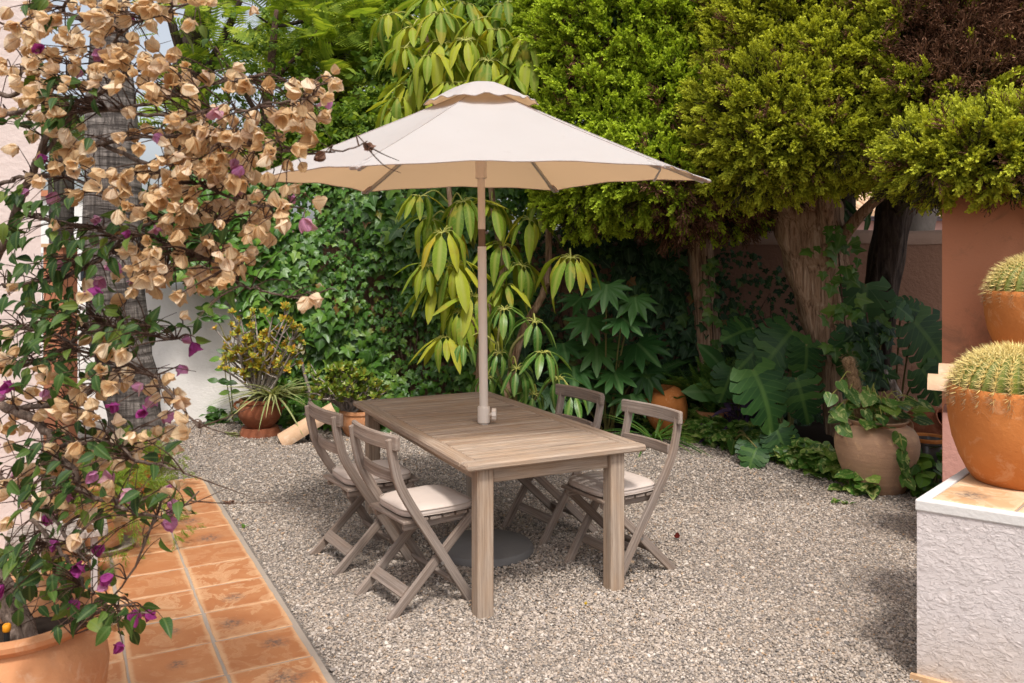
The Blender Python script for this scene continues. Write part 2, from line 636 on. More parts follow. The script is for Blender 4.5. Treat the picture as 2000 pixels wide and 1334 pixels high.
def m_tile(name, a, b, pale):
    m = NT(name)
    r = m.orand()
    ob = m.obj()
    sh = m.node('ShaderNodeCombineXYZ', {0: m.math('MULTIPLY', r, 91.0), 1: m.math('MULTIPLY', r, 47.0)})
    p = m.node('ShaderNodeVectorMath', {0: ob, 1: sh}, operation='ADD').outputs[0]
    n1 = m.noise(5.0, 5, 0.6, p, 0.3)
    n2 = m.noise(7.5, 7, 0.62, p, 1.3)
    col = m.mix(m.ramp(n1, [(0.35, 0), (0.65, 1)]), a, b)
    col = m.mix(m.math('MULTIPLY', r, 0.35), col, m.mix(1.0, col, (0.70, 0.62, 0.56), 'MULTIPLY'))
    col = m.mix(m.math('MULTIPLY', m.ramp(n2, [(0.50, 0), (0.54, 0.7), (0.59, 0.3), (0.68, 0.8)]), m.ramp(m.math('FRACT', m.math('MULTIPLY', r, 13.7)), [(0, 0.25), (1, 1.0)])), col, pale)
    # a pale worn rim along the tile's edges
    sx = m.node('ShaderNodeSeparateXYZ', {0: ob})
    e = m.math('MAXIMUM', m.math('ABSOLUTE', sx.outputs[0]), m.math('ABSOLUTE', sx.outputs[1]))
    e = m.math('ADD', e, m.math('MULTIPLY', m.math('SUBTRACT', n2, 0.5), 0.03))
    col = m.mix(m.ramp(e, [(0.142, 0), (0.158, 0.6)]), col, pale)
    # scorch mark on some of the tiles
    so_ = m.node('ShaderNodeCombineXYZ', {0: m.math('MULTIPLY', m.math('SUBTRACT', m.math('FRACT', m.math('MULTIPLY', r, 31.7)), 0.5), 0.16), 1: m.math('MULTIPLY', m.math('SUBTRACT', m.math('FRACT', m.math('MULTIPLY', r, 57.3)), 0.5), 0.12)})
    d = m.node('ShaderNodeVectorMath', {0: m.node('ShaderNodeVectorMath', {0: ob, 1: so_}, operation='ADD').outputs[0]}, operation='LENGTH').outputs['Value']
    d = m.math('MULTIPLY', d, m.math('ADD', 0.75, m.math('MULTIPLY', m.math('FRACT', m.math('MULTIPLY', r, 77.1)), 0.9)))
    spot = m.ramp(m.math('ADD', d, m.math('MULTIPLY', m.noise(18.0, 5, 0.75, p), 0.09)), [(0.07, 1), (0.11, 0.25), (0.13, 0)])
    has = m.ramp(m.math('FRACT', m.math('MULTIPLY', r, 7.31)), [(0.45, 0), (0.47, 1)], 'CONSTANT')
    spk = m.ramp(m.noise(55.0, 3, 0.7, p), [(0.42, 0.2), (0.58, 1)])
    col = m.mix(m.math('MULTIPLY', m.math('MULTIPLY', spot, has), m.math('MULTIPLY', spk, 0.8)), col, (0.085, 0.07, 0.065))
    h = m.math('ADD', n2, m.math('MULTIPLY', m.noise(40.0, 4, 0.6, p), 0.5))
    return m.done(col, 0.62, m.bump(h, 0.3, 0.004), 0.35)


def m_cloth(name, col, back=0.0, bcol=None, scale=900.0):
    m = NT(name)
    p = m.obj()
    c = m.mix(m.math('MULTIPLY', m.noise(3.0, 6, 0.65, p), 0.5), col, m.mix(1.0, col, (0.78, 0.76, 0.73), 'MULTIPLY'))
    c = m.mix(m.math('MULTIPLY', m.ramp(m.noise(16.0, 5, 0.75, p), [(0.60, 0), (0.72, 1)]), 0.22), c, m.mix(1.0, c, (0.6, 0.55, 0.5), 'MULTIPLY'))
    n = m.bump(m.noise(4.0, 3, 0.5, p), 0.15, 0.02, m.bump(m.noise(scale, 1, 0.5, p), 0.2, 0.001))
    m.done(c, 0.9, n, 0.15)
    if back:
        t = m.node('ShaderNodeBsdfTranslucent', {'Color': bcol})
        x = m.node('ShaderNodeMixShader', {0: back})
        m.l.new(m.b.outputs[0], x.inputs[1])
        m.l.new(t.outputs[0], x.inputs[2])
        m.l.new(x.outputs[0], m.out.inputs[0])
    return m.m


M_GRAVEL, M_STONE = m_gravel_base(), m_stone()
M_TILE = m_tile('terracotta_floor_tile', (0.375, 0.145, 0.055), (0.43, 0.19, 0.08), (0.57, 0.36, 0.20))
M_TILE_PALE = m_tile('pale_plinth_tile', (0.52, 0.30, 0.15), (0.58, 0.37, 0.21), (0.64, 0.47, 0.31))
M_MORTAR = plain('mortar', (0.36, 0.30, 0.245), 0.95, 0.2, 90.0)
M_SOIL = plain('soil', (0.035, 0.026, 0.02), 1.0, 0.1, 25.0)
M_TEAK = wood_mat('weathered_teak', (0.115, 0.08, 0.058), (0.315, 0.24, 0.182), (0.57, 0.475, 0.385), (0.44, 0.27, 0.145))
M_TEAK2 = wood_mat('weathered_teak_chair', (0.08, 0.060, 0.049), (0.22, 0.178, 0.15), (0.43, 0.365, 0.32), (0.30, 0.195, 0.125))
M_CANVAS = m_cloth('parasol_canvas', (0.555, 0.538, 0.528), 0.36, (0.74, 0.45, 0.23))
M_CUSH = m_cloth('cushion_fabric', (0.55, 0.47, 0.42), scale=1400.0)
M_PIPE = m_cloth('cushion_piping', (0.44, 0.37, 0.32))
M_POLE = plain('pole_paint', (0.74, 0.645, 0.56), 0.4, 0.5, var=0.08)
M_POLEWOOD = plain('pole_joint', (0.20, 0.12, 0.075), 0.6, 0.4, 40.0)
M_GREYMETAL = plain('rib_metal', (0.42, 0.40, 0.39), 0.4, 0.5, var=0.1)
M_STEEL = plain('bolt_steel', (0.28, 0.26, 0.24), 0.45, 0.5, metal=0.6)
M_CONC = plain('grey_concrete', (0.165, 0.155, 0.15), 0.85, 0.3, 60.0)
M_BLACK = plain('black_plastic', (0.02, 0.02, 0.02), 0.5, 0.4)
M_ORANGE = plain('orange_plastic', (0.75, 0.28, 0.01), 0.45, 0.5, var=0.05)
M_PLINTH = stucco('white_trowelled_render', (0.62, 0.56, 0.545), (0.57, 0.50, 0.475), 34.0, 0.6, 0.010, 'trowel', splash=(0.44, 0.33, 0.24))
M_WHITEWALL = stucco('white_wall_render', (0.84, 0.80, 0.75), (0.78, 0.73, 0.68), 26.0, 0.35, 0.010, 'trowel', (0.50, 0.44, 0.38), 0.4)
M_HOUSE = stucco('pale_pink_house_render', (0.62, 0.52, 0.48), (0.56, 0.46, 0.42), 30.0, 0.5, 0.012)
M_BROWNWALL = stucco('brown_pink_render', (0.25, 0.135, 0.09), (0.215, 0.115, 0.078), 24.0, 0.85, 0.022)
M_LITCAP = stucco('lit_cap_render', (0.34, 0.225, 0.17), (0.28, 0.18, 0.135), 24.0, 0.5, 0.015)  # same render as the wall, light from above put into its colour
M_SALMON = stucco('salmon_render', (0.48, 0.20, 0.11), (0.43, 0.17, 0.09), 40.0, 0.35, 0.007, 'spray', (0.20, 0.11, 0.07), 0.6)
M_PINKWALL = stucco('pink_low_wall_render', (0.52, 0.27, 0.215), (0.47, 0.235, 0.19), 34.0, 0.5, 0.01)
M_ROOFTILE = terracotta('roof_tile_clay', (0.50, 0.32, 0.19), (0.56, 0.37, 0.24), (0.62, 0.48, 0.35), (0.30, 0.24, 0.20), 0.5)
M_POT = terracotta('orange_terracotta', (0.53, 0.19, 0.05), (0.45, 0.15, 0.037), (0.60, 0.32, 0.16), (0.36, 0.125, 0.04), 0.5)
M_POTPALE = terracotta('pale_terracotta', (0.50, 0.235, 0.11), (0.44, 0.19, 0.085), (0.56, 0.35, 0.22), (0.32, 0.17, 0.10), 0.5)
M_POTRED = terracotta('red_brown_terracotta', (0.26, 0.085, 0.04), (0.22, 0.07, 0.032), (0.36, 0.16, 0.09), (0.13, 0.06, 0.04), 0.4)
M_URN = terracotta('ribbed_urn_clay', (0.52, 0.32, 0.20), (0.46, 0.28, 0.175), (0.64, 0.40, 0.23), (0.40, 0.27, 0.19), 0.6, 16.0)
M_GLAZED = plain('grey_glaze', (0.12, 0.115, 0.115), 0.25, 0.6, 9.0, var=0.5)
M_PALM = bark('palm_bark', (0.062, 0.052, 0.047), (0.20, 0.172, 0.155), (0.32, 0.28, 0.25), 30.0, 1.2, 16.0, 1.0)
M_JBARK = bark('juniper_bark', (0.12, 0.066, 0.040), (0.44, 0.275, 0.175), (0.64, 0.46, 0.33), 34.0, 2.0, None, 1.0)
M_DBARK = bark('dark_bark', (0.02, 0.015, 0.013), (0.075, 0.055, 0.045), (0.15, 0.115, 0.095), 20.0, 3.0)
M_SBARK = bark('smooth_pale_bark', (0.20, 0.17, 0.145), (0.32, 0.275, 0.24), (0.40, 0.35, 0.31), 3.0, 2.0, None, 0.4)
M_TWIG = bark('twig_bark', (0.055, 0.03, 0.022), (0.12, 0.07, 0.05), (0.21, 0.14, 0.105), 40.0, 12.0)
M_BSTEM = bark('bougainvillea_bark', (0.09, 0.062, 0.048), (0.19, 0.135, 0.105), (0.31, 0.235, 0.19), 46.0, 9.0)
M_STEMG = plain('green_stem', (0.17, 0.15, 0.045), 0.6, 0.4, 30.0)
M_PETIOLE = plain('yellow_petiole', (0.30, 0.30, 0.06), 0.5, 0.4, var=0.15)
M_COIR = bark('coir_fibre', (0.14, 0.085, 0.045), (0.30, 0.19, 0.10), (0.42, 0.29, 0.17), 60.0, 30.0)
M_DRIFT = bark('grey_driftwood', (0.15, 0.12, 0.10), (0.38, 0.32, 0.28), (0.52, 0.46, 0.42), 30.0, 4.0)

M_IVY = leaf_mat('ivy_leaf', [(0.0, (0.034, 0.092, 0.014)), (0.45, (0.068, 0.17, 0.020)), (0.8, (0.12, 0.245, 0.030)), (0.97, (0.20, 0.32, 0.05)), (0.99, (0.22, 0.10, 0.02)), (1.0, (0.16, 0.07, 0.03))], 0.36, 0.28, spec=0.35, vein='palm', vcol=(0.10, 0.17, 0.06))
M_IVYD = leaf_mat('shade_ivy_leaf', [(0.0, (0.014, 0.036, 0.014)), (0.5, (0.028, 0.07, 0.026)), (0.9, (0.05, 0.11, 0.035)), (0.98, (0.12, 0.20, 0.04)), (1.0, (0.20, 0.085, 0.03))], 0.5, 0.24, spec=0.25, vein='palm', vcol=(0.10, 0.17, 0.08))  # darker copy of the ivy leaf, crown shade put into its colour
M_POTHOS = leaf_mat('heart_leaf', [(0.0, (0.035, 0.10, 0.014)), (0.5, (0.065, 0.165, 0.022)), (0.85, (0.115, 0.235, 0.035)), (1.0, (0.20, 0.30, 0.05))], 0.35, 0.28, vein='lin', variegate=(0.42, 0.46, 0.16))
M_SCHEF = leaf_mat('umbrella_tree_leaf', [(0.0, (0.09, 0.17, 0.016)), (0.35, (0.18, 0.27, 0.022)), (0.7, (0.32, 0.39, 0.030)), (0.95, (0.46, 0.46, 0.035)), (1.0, (0.55, 0.36, 0.03))], 0.55, 0.40, spec=0.2, edge=(0.36, 0.30, 0.04), vein='lin', vcol=(0.36, 0.37, 0.08))
M_SCHEFG = leaf_mat('green_umbrella_leaf', [(0.0, (0.05, 0.14, 0.02)), (0.5, (0.085, 0.20, 0.03)), (1.0, (0.17, 0.28, 0.05))], 0.34, 0.3, vein='lin', vcol=(0.30, 0.36, 0.10))
M_FATSIA = leaf_mat('fatsia_leaf', [(0.0, (0.022, 0.075, 0.018)), (1.0, (0.06, 0.145, 0.032))], 0.48, 0.22, spec=0.25, vein='palm', vcol=(0.13, 0.22, 0.08))
M_MONST = leaf_mat('monstera_leaf', [(0.0, (0.014, 0.045, 0.014)), (0.6, (0.030, 0.08, 0.020)), (1.0, (0.065, 0.135, 0.028))], 0.45, 0.15, vein='lin', vcol=(0.10, 0.18, 0.04), edge=None, spec=0.18)
M_FERN = leaf_mat('fern_leaf', [(0.0, (0.045, 0.12, 0.02)), (0.6, (0.09, 0.19, 0.03)), (1.0, (0.16, 0.26, 0.045))], 0.5, 0.3)
M_PURPLE = leaf_mat('purple_leaf', [(0.0, (0.022, 0.010, 0.032)), (1.0, (0.05, 0.028, 0.065))], 0.45, 0.1, tcol=(1, 0.8, 1))
M_JADE = leaf_mat('orange_tipped_succulent', [(0.0, (0.20, 0.25, 0.03)), (0.4, (0.36, 0.36, 0.04)), (0.75, (0.50, 0.36, 0.035)), (1.0, (0.56, 0.26, 0.03))], 0.4, 0.2, tcol=(1.2, 1, 0.5))
M_JADE2 = leaf_mat('green_succulent', [(0.0, (0.10, 0.17, 0.02)), (0.6, (0.19, 0.26, 0.03)), (1.0, (0.34, 0.29, 0.04))], 0.35, 0.2)
M_SPIDER = leaf_mat('striped_strap_leaf', [(0.0, (0.16, 0.20, 0.06)), (0.6, (0.33, 0.35, 0.15)), (1.0, (0.46, 0.42, 0.18))], 0.5, 0.25)
M_ASP = leaf_mat('asparagus_fern_leaf', [(0.0, (0.15, 0.24, 0.02)), (1.0, (0.32, 0.42, 0.05))], 0.5, 0.35)
M_JUN = leaf_mat('juniper_leaf', [(0.0, (0.15, 0.18, 0.018)), (0.35, (0.26, 0.30, 0.026)), (0.75, (0.40, 0.43, 0.034)), (1.0, (0.54, 0.54, 0.045))], 0.7, 0.28, spec=0.15, tip=(0.62, 0.64, 0.06))
M_JUNL = leaf_mat('juniper_leaf_green', [(0.0, (0.14, 0.22, 0.018)), (0.4, (0.25, 0.37, 0.026)), (0.8, (0.38, 0.49, 0.036)), (1.0, (0.52, 0.58, 0.05))], 0.7, 0.28, spec=0.15, tip=(0.58, 0.70, 0.06))
M_JDEAD = leaf_mat('dead_juniper', [(0.0, (0.075, 0.034, 0.020)), (0.5, (0.17, 0.078, 0.045)), (1.0, (0.27, 0.145, 0.09))], 0.85, 0.12, tcol=(1, .9, .8), spec=0.1)
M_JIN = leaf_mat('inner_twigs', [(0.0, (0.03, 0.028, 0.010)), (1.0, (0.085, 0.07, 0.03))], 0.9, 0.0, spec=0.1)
M_TREE = leaf_mat('feathery_leaf', [(0.0, (0.15, 0.23, 0.03)), (0.5, (0.27, 0.37, 0.042)), (1.0, (0.44, 0.50, 0.065))], 0.6, 0.45, spec=0.15)
M_SHRUB = leaf_mat('shrub_leaf', [(0.0, (0.075, 0.14, 0.02)), (0.6, (0.155, 0.25, 0.03)), (1.0, (0.29, 0.37, 0.05))], 0.55, 0.4, spec=0.18)
M_PALMLEAF = leaf_mat('palm_leaf', [(0.0, (0.10, 0.15, 0.035)), (1.0, (0.22, 0.28, 0.07))], 0.5, 0.3)
M_BLEAF = leaf_mat('bougainvillea_leaf', [(0.0, (0.016, 0.042, 0.010)), (0.5, (0.030, 0.075, 0.014)), (0.85, (0.07, 0.13, 0.02)), (1.0, (0.16, 0.20, 0.03))], 0.5, 0.28, spec=0.25, vein='lin', vcol=(0.12, 0.17, 0.05))


def bract_mat(name, stops, tr=0.45, vein=(0.30, 0.15, 0.07)):
    m = NT(name)
    r = m.rand()
    col = m.ramp(r, stops)
    sx = m.node('ShaderNodeSeparateXYZ', {0: m.uv()})
    u = m.math('ABSOLUTE', m.math('SUBTRACT', sx.outputs[0], 0.5))
    v = sx.outputs[1]
    mid = m.ramp(u, [(0.0, 1), (0.008, 0.8), (0.02, 0)])
    k = m.math('SINE', m.math('ADD', m.math('MULTIPLY', v, 42.0), m.math('MULTIPLY', u, -48.0)))
    lat = m.ramp(k, [(0.86, 0), (0.99, 0.5)])
    col = m.mix(m.math('MULTIPLY', m.math('MAXIMUM', mid, lat), 0.55), col, vein)
    n = m.noise(60.0, 4, 0.65, m.pos())
    col = m.mix(m.math('MULTIPLY', m.ramp(n, [(0.55, 0), (0.75, 1)]), 0.4), col, m.mix(1.0, col, (0.55, 0.42, 0.35), 'MULTIPLY'))
    m.done(col, 0.7, m.bump(m.math('MAXIMUM', mid, lat), 0.4, 0.003), 0.2)
    t = m.node('ShaderNodeBsdfTranslucent', {'Color': m.mix(1.0, col, (1.15, 1.0, 0.85), 'MULTIPLY')})
    x = m.node('ShaderNodeMixShader', {0: tr})
    m.l.new(m.b.outputs[0], x.inputs[1])
    m.l.new(t.outputs[0], x.inputs[2])
    m.l.new(x.outputs[0], m.out.inputs[0])
    return m.m


M_BEIGE = bract_mat('dry_beige_bract', [(0.0, (0.52, 0.34, 0.17)), (0.25, (0.66, 0.48, 0.27)), (0.6, (0.76, 0.60, 0.38)), (0.85, (0.82, 0.70, 0.52)), (1.0, (0.58, 0.42, 0.29))])
M_PINKB = bract_mat('faded_pink_bract', [(0.0, (0.46, 0.22, 0.32)), (0.5, (0.50, 0.20, 0.40)), (1.0, (0.56, 0.36, 0.36))], 0.4, (0.30, 0.08, 0.18))
M_MAGENTA = bract_mat('magenta_bract', [(0.0, (0.22, 0.025, 0.14)), (0.6, (0.32, 0.05, 0.23)), (1.0, (0.42, 0.10, 0.32))], 0.4, (0.14, 0.01, 0.08))
M_DRYBR = bract_mat('brown_dry_bract', [(0.0, (0.16, 0.085, 0.05)), (1.0, (0.26, 0.14, 0.10))], 0.3, (0.10, 0.04, 0.03))


# ------------------------------------------------------------------ leaf shapes
def blade(wfun, nl=6, nw=2, fold=0.25, droop=0.3, cup=0.0, wave=0.0, twist=0.0):
    """leaf along +Y of length 1; wfun(t) = half width"""
    V, Fc, uv = [], [], []
    for i in range(nl + 1):
        t = i / nl
        w = wfun(t)
        for j in range(-nw, nw + 1):
            s = j / nw
            x = s * w
            z = abs(x) * fold - droop * t * t + cup * (s * s) * w
            z += wave * math.sin(t * 11 + j * 1.7) * abs(s)
            y = t * (1 - 0.12 * droop * t)
            V.append((x + twist * t * t, y, z))
            uv.append((0.5 + x * 0.5, t))
    n = 2 * nw + 1
    for i in range(nl):
        for j in range(2 * nw):
            Fc.append((i * n + j, i * n + j + 1, (i + 1) * n + j + 1, (i + 1) * n + j))
    return Tmpl(V, Fc, uv)


def ell(w, p=0.8, q=1.0):
    return lambda t: w * (max(math.sin(math.pi * min(t, 1) ** p), 0.0)) ** q + 0.003


def fan_leaf(outline, c, zc=0.05, droop=0.15, wob=0.0, sd=0):
    r = random.Random(sd)
    V = [(c[0], c[1], zc)]
    for (x, y) in outline:
        d = math.hypot(x - c[0], y - c[1])
        V.append((x, y, -droop * d * d + r.uniform(-wob, wob)))
    n = len(outline)
    Fc = [(0, 1 + k, 1 + (k + 1) % n) for k in range(n)]
    return Tmpl(V, Fc)


IVY_OUT = [(0.0, 0.0), (0.16, -0.10), (0.40, -0.02), (0.33, 0.17), (0.58, 0.42), (0.28, 0.50), (0.17, 0.72), (0.0, 1.0),
           (-0.17, 0.72), (-0.28, 0.50), (-0.58, 0.42), (-0.33, 0.17), (-0.40, -0.02), (-0.16, -0.10)]
T_IVY = [fan_leaf([(x * a + random.uniform(-.03, .03), y * b + random.uniform(-.03, .03)) for x, y in IVY_OUT], (0, 0.36), zc, dr, 0.05, k)
         for k, (a, b, zc, dr) in enumerate([(1, 1, .05, .25), (1.12, .9, .07, .4), (.85, 1.05, -.03, .2), (.95, .82, .06, .5)])]
HEART_OUT = [(0.0, 0.0), (0.14, -0.12), (0.30, -0.10), (0.42, 0.08), (0.44, 0.3), (0.34, 0.56), (0.18, 0.8), (0.0, 1.0),
             (-0.18, 0.8), (-0.34, 0.56), (-0.44, 0.3), (-0.42, 0.08), (-0.30, -0.10), (-0.14, -0.12)]
T_HEART = [fan_leaf([(x * a, y) for x, y in HEART_OUT], (0, 0.3), zc, dr, 0.03, 20 + k) for k, (a, zc, dr) in enumerate([(1, -.05, .2), (.9, -.09, .4), (1.1, -.03, .12)])]


def palmate(n=9, deep=0.45, spread=125, sd=0, droop=0.25, wid=0.5):
    out, r = [], random.Random(sd)
    for k in range(n):
        a = R(-spread + 2 * spread * k / (n - 1))
        L = 0.62 + 0.38 * math.cos(a * 0.62) + r.uniform(-.05, .05)
        st = R(2 * spread / (n - 1))
        for (da, f) in ((-0.5, deep * 0.9), (-0.26 * wid * 2, 0.66), (-0.1, 0.9), (0, 1.0), (0.1, 0.9), (0.26 * wid * 2, 0.66)):
            out.append((math.sin(a + da * st) * L * f, math.cos(a + da * st) * L * f))
    out.append((math.sin(R(spread + 8)) * 0.25, math.cos(R(spread + 8)) * 0.25))
    out.append((0, -0.02))
    out.append((-math.sin(R(spread + 8)) * 0.25, math.cos(R(spread + 8)) * 0.25))
    return fan_leaf(out[::-1], (0, 0.04), 0.04, droop, 0.03, sd)


T_FATSIA = [palmate(9, 0.60, 120, 1, 0.25, .72), palmate(8, 0.62, 118, 2, 0.4, .70), palmate(9, 0.58, 124, 3, 0.15, .74)]


def monstera(sd=0, lobes=7, droop=0.35):
    r = random.Random(sd)
    V, Fc, uv = [], [], []

    def z_of(x, y): return abs(x) * 0.10 - droop * y * y - 0.28 * x * x

    def vert(x, y):
        V.append((x, y, z_of(x, y)))
        uv.append((0.5 + x * 0.5, y))
        return len(V) - 1
    for s in (-1, 1):
        for k in range(lobes):
            t0, t1 = k / lobes, (k + 1) / lobes
            g = 0.0 if k == 0 else r.choice([0.16, 0.22, 0.3, 0.36])

            def edge(t):
                y = -0.16 + 1.16 * t
                w = 0.58 * math.sin(math.pi * min(0.10 + 0.90 * t, 1.0) ** 0.82) ** 0.75
                return w, y
            inner = r.uniform(0.28, 0.55)
            prev = None
            for q in range(4):
                t = t0 + (t1 - t0) * q / 3
                tg = t0 + (t1 - t0) * (g + (1 - g) * q / 3)
                w, y = edge(tg)
                ym = max(0.0, 0.02 + 0.96 * t - 0.06)
                a = vert(0.0, ym)
                wi, yi = edge(t)
                b = vert(s * wi * inner, ym + (yi - ym) * inner + 0.02 * inner)
                c = vert(s * w * 0.75, ym + (y - ym) * 0.7 + 0.05)
                d = vert(s * w * (1 if 0 < q < 3 else 0.93), y + (0.03 if 0 < q < 3 else 0.0))
                if prev:
                    pa, pb, pc, pd = prev
                    for quad in ((pa, pb, b, a), (pb, pc, c, b), (pc, pd, d, c)):
                        Fc.append(quad if s > 0 else quad[::-1])
                prev = (a, b, c, d)
    return Tmpl(V, Fc, uv)


T_MONST = [monstera(1), monstera(5, 6, 0.5), monstera(9, 8, 0.25)]
T_SCHEF = [blade(ell(0.14, 0.85, 0.72), 7, 2, f, d, 0, wv) for f, d, wv in ((-.22, .5, .014), (-.12, .8, .022), (-.3, .3, .010))]
T_OVAL = [blade(ell(0.27, 0.85, 0.85), 4, 1, f, d) for f, d in ((0.2, .2), (0.35, .45), (-.1, .3))]
T_BLEAF = [blade(ell(0.26, 0.72, 0.9), 5, 1, f, d, 0, 0.015) for f, d in ((0.35, .35), (0.2, .6), (0.55, .25))]
T_STRAP = [blade(lambda t: 0.028 * (1 - t ** 3) + 0.002, 8, 1, 0.3, d) for d in (0.5, 0.9, 1.3)]
T_LANCE = [blade(ell(0.12, 0.6, 0.9), 5, 1, 0.35, d) for d in (0.2, 0.5)]


def frond(n=22, plen=0.16, taper=True, lw=0.022, droop=0.35, up=0.0):
    V, Fc = [], []
    def z(y): return up * y - droop * y * y
    for i in range(n):
        t = 0.10 + 0.9 * i / n
        L = plen * (math.sin(math.pi * (t * 0.9 + 0.07)) ** 0.6 if taper else 1 - 0.5 * t)
        for s in (-1, 1):
            o = len(V)
            y0 = t
            V += [(0, y0 - lw * 0.7, z(y0)), (s * L * 0.5, y0 + 0.02 - lw, z(y0) + 0.004), (s * L, y0 + 0.055, z(y0) - 0.02), (s * L * 0.5, y0 + 0.02 + lw, z(y0) + 0.004), (0, y0 + lw * 0.7, z(y0))]
            Fc.append((o, o + 1, o + 3, o + 4) if s > 0 else (o + 4, o + 3, o + 1, o))
            Fc.append((o + 1, o + 2, o + 3) if s > 0 else (o + 3, o + 2, o + 1))
    o = len(V)
    for i in range(7):
        t = i / 6
        V += [(-0.006, t, z(t) + .002), (0.006, t, z(t) + .002)]
    for i in range(6): Fc.append((o + 2 * i, o + 2 * i + 1, o + 2 * i + 3, o + 2 * i + 2))
    return Tmpl(V, Fc)


T_FERN = [frond(24, 0.17, True, 0.018, d) for d in (0.2, 0.5, 0.8)]
T_SWORD = [frond(30, 0.085, True, 0.014, d) for d in (0.1, 0.35, 0.6)]
T_FEATHER = [frond(13, 0.30, True, 0.030, d) for d in (0.15, 0.4)]
T_PALMF = [frond(34, 0.34, False, 0.011, d) for d in (0.4, 0.8)]


def spray(sd, n_side=17, ln=0.40, w=0.026, per=10):
    """a feathery conifer spray along +Y"""
    r = random.Random(sd)
    V, Fc = [], []

    def spike(p, d, L, wd):
        d = d.normalized()
        a = d.cross(Vector((r.uniform(-1, 1), r.uniform(-1, 1), r.uniform(-1, 1)))).normalized()
        o = len(V)
        V.extend([tuple(p - a * wd * 0.5), tuple(p + d * L * 0.45 - a * wd), tuple(p + d * L), tuple(p + d * L * 0.45 + a * wd), tuple(p + a * wd * 0.5)])
        Fc.append((o, o + 1, o + 3, o + 4))
        Fc.append((o + 1, o + 2, o + 3))
    for k in range(n_side):
        t = (k + r.random()) / n_side
        ang = r.uniform(0, 2 * math.pi)
        tilt = R(r.uniform(25, 62)) * (1 - 0.55 * t)
        d = Vector((math.sin(tilt) * math.cos(ang), math.cos(tilt), math.sin(tilt) * math.sin(ang) * 0.8))
        p = Vector((0, t * 0.72, 0))
        L = ln * (1 - 0.45 * t) * r.uniform(0.7, 1.15)
        spike(p, d, L, w * 0.8)
        for q in range(per):
            f = (q + 0.5) / per
            e = (d + Vector((r.uniform(-1, 1), r.uniform(-.6, 1), r.uniform(-1, 1))) * 0.8)
            spike(p + d * L * f, e, L * 0.36 * (1.1 - 0.5 * f), w)
    return Tmpl(V, Fc, smooth=False)


T_SPRAY = [spray(k) for k in range(5)]
T_DEADSPRAY = [spray(30 + k, 12, 0.55, 0.014, 5) for k in range(3)]


def rosette(n=11, sd=0, w=0.26, rise=0.6):
    r = random.Random(sd)
    V, Fc = [], []
    lf = blade(ell(w, 1.3, 0.8), 3, 1, 0.35, -0.15)
    for k in range(n):
        a = k * 2.4
        el_ = R(15 + 65 * k / n * rise + r.uniform(-8, 8))
        y = np.array([math.cos(a) * math.cos(el_), math.sin(a) * math.cos(el_), math.sin(el_)])
        M = frames([[0, 0, 0]], [y], [[0, 0, 1.0]], [1 - 0.4 * k / n])[0]
        o = len(V)
        V += [tuple(M[:3, :3] @ np.array(v)) for v in lf.V]
        i = 0
        for t in lf.totals:
            Fc.append([int(x) + o for x in lf.loops[i:i + t]])
            i += t
    return Tmpl(V, Fc)


T_ROS = [rosette(9, 1), rosette(11, 2)]


def twig_cluster(sd, n=11, tm=None, spread=0.8):
    r = random.Random(sd)
    V, Fc = [], []
    lf = tm or T_OVAL[sd % 3]
    for k in range(n):
        t = k / n
        a = k * 2.4 + r.uniform(-.5, .5)
        y = np.array([math.cos(a) * spread, 0.6, math.sin(a) * spread])
        M = frames([[0, t * 0.8, 0]], [y], [[0, -0.3, 1.0]], [0.42 * r.uniform(.75, 1.1)])[0]
        o = len(V)
        V += [tuple(M[:3, :3] @ np.array(v) + M[:3, 3]) for v in lf.V]
        i = 0
        for tt in lf.totals:
            Fc.append([int(x) + o for x in lf.loops[i:i + tt]])
            i += tt
    return Tmpl(V, Fc)


T_TWIGL = [twig_cluster(k) for k in range(4)]


def bract(cup, droop, tw):
    return blade(lambda t: 0.47 * math.sin(math.pi * min(t, .999) ** 0.74) ** 0.62 * (1 - 0.12 * t) + 0.004, 7, 3, 0.05, droop, cup, 0.022, tw)


def bract_cluster(sd):
    """three papery bracts round a short stalk, along +Y, opening outwards"""
    r = random.Random(sd)
    V, Fc, uv = [], [], []
    for k in range(3):
        lf = bract(0.42 + r.uniform(-.25, .3), r.uniform(-0.35, 0.25), r.uniform(-.14, .14))
        a = k * 2 * math.pi / 3 + r.uniform(-.25, .25)
        op = R(r.uniform(12, 36))
        y = np.array([math.cos(a) * math.sin(op), math.cos(op), math.sin(a) * math.sin(op)])
        z = -np.array([math.cos(a), -0.3, math.sin(a)])
        M = frames([[math.cos(a) * .06, 0.0, math.sin(a) * .06]], [y], [z], [r.uniform(.85, 1.1)])[0]
        o = len(V)
        V += [tuple(M[:3, :3] @ np.array(v) + M[:3, 3]) for v in lf.V]
        i = 0
        uvf = lf.uv
        vuv = {}
        for L_, u_ in zip(lf.loops, uvf): vuv[int(L_)] = tuple(u_)
        uv += [vuv[q] for q in range(len(lf.V))]
        for tt in lf.totals:
            Fc.append([int(x) + o for x in lf.loops[i:i + tt]])
            i += tt
    return Tmpl(V, Fc, uv)


T_BRACT = [bract_cluster(k) for k in range(10)]


def rvec(n, s=1.0):
    return rng.normal(0, s, (n, 3))


# ------------------------------------------------------------------ ground
gm = MB()
gm.add([(-60, -10, 0), (60, -10, 0), (60, 110, 0), (-60, 110, 0)], [(0, 1, 2, 3)])
setp(gm.build('gravel_ground', M_GRAVEL), kind='structure')

U_ = Vector((-0.471, 0.882, 0))           # direction of the path
V_ = Vector((0.882, 0.471, 0))            # across it, to the right
P0 = Vector((-0.735, 3.33, 0))


def path_pt(s, c, z=0.0):
    q = P0 + U_ * s + V_ * c
    return Vector((q.x, q.y, z))


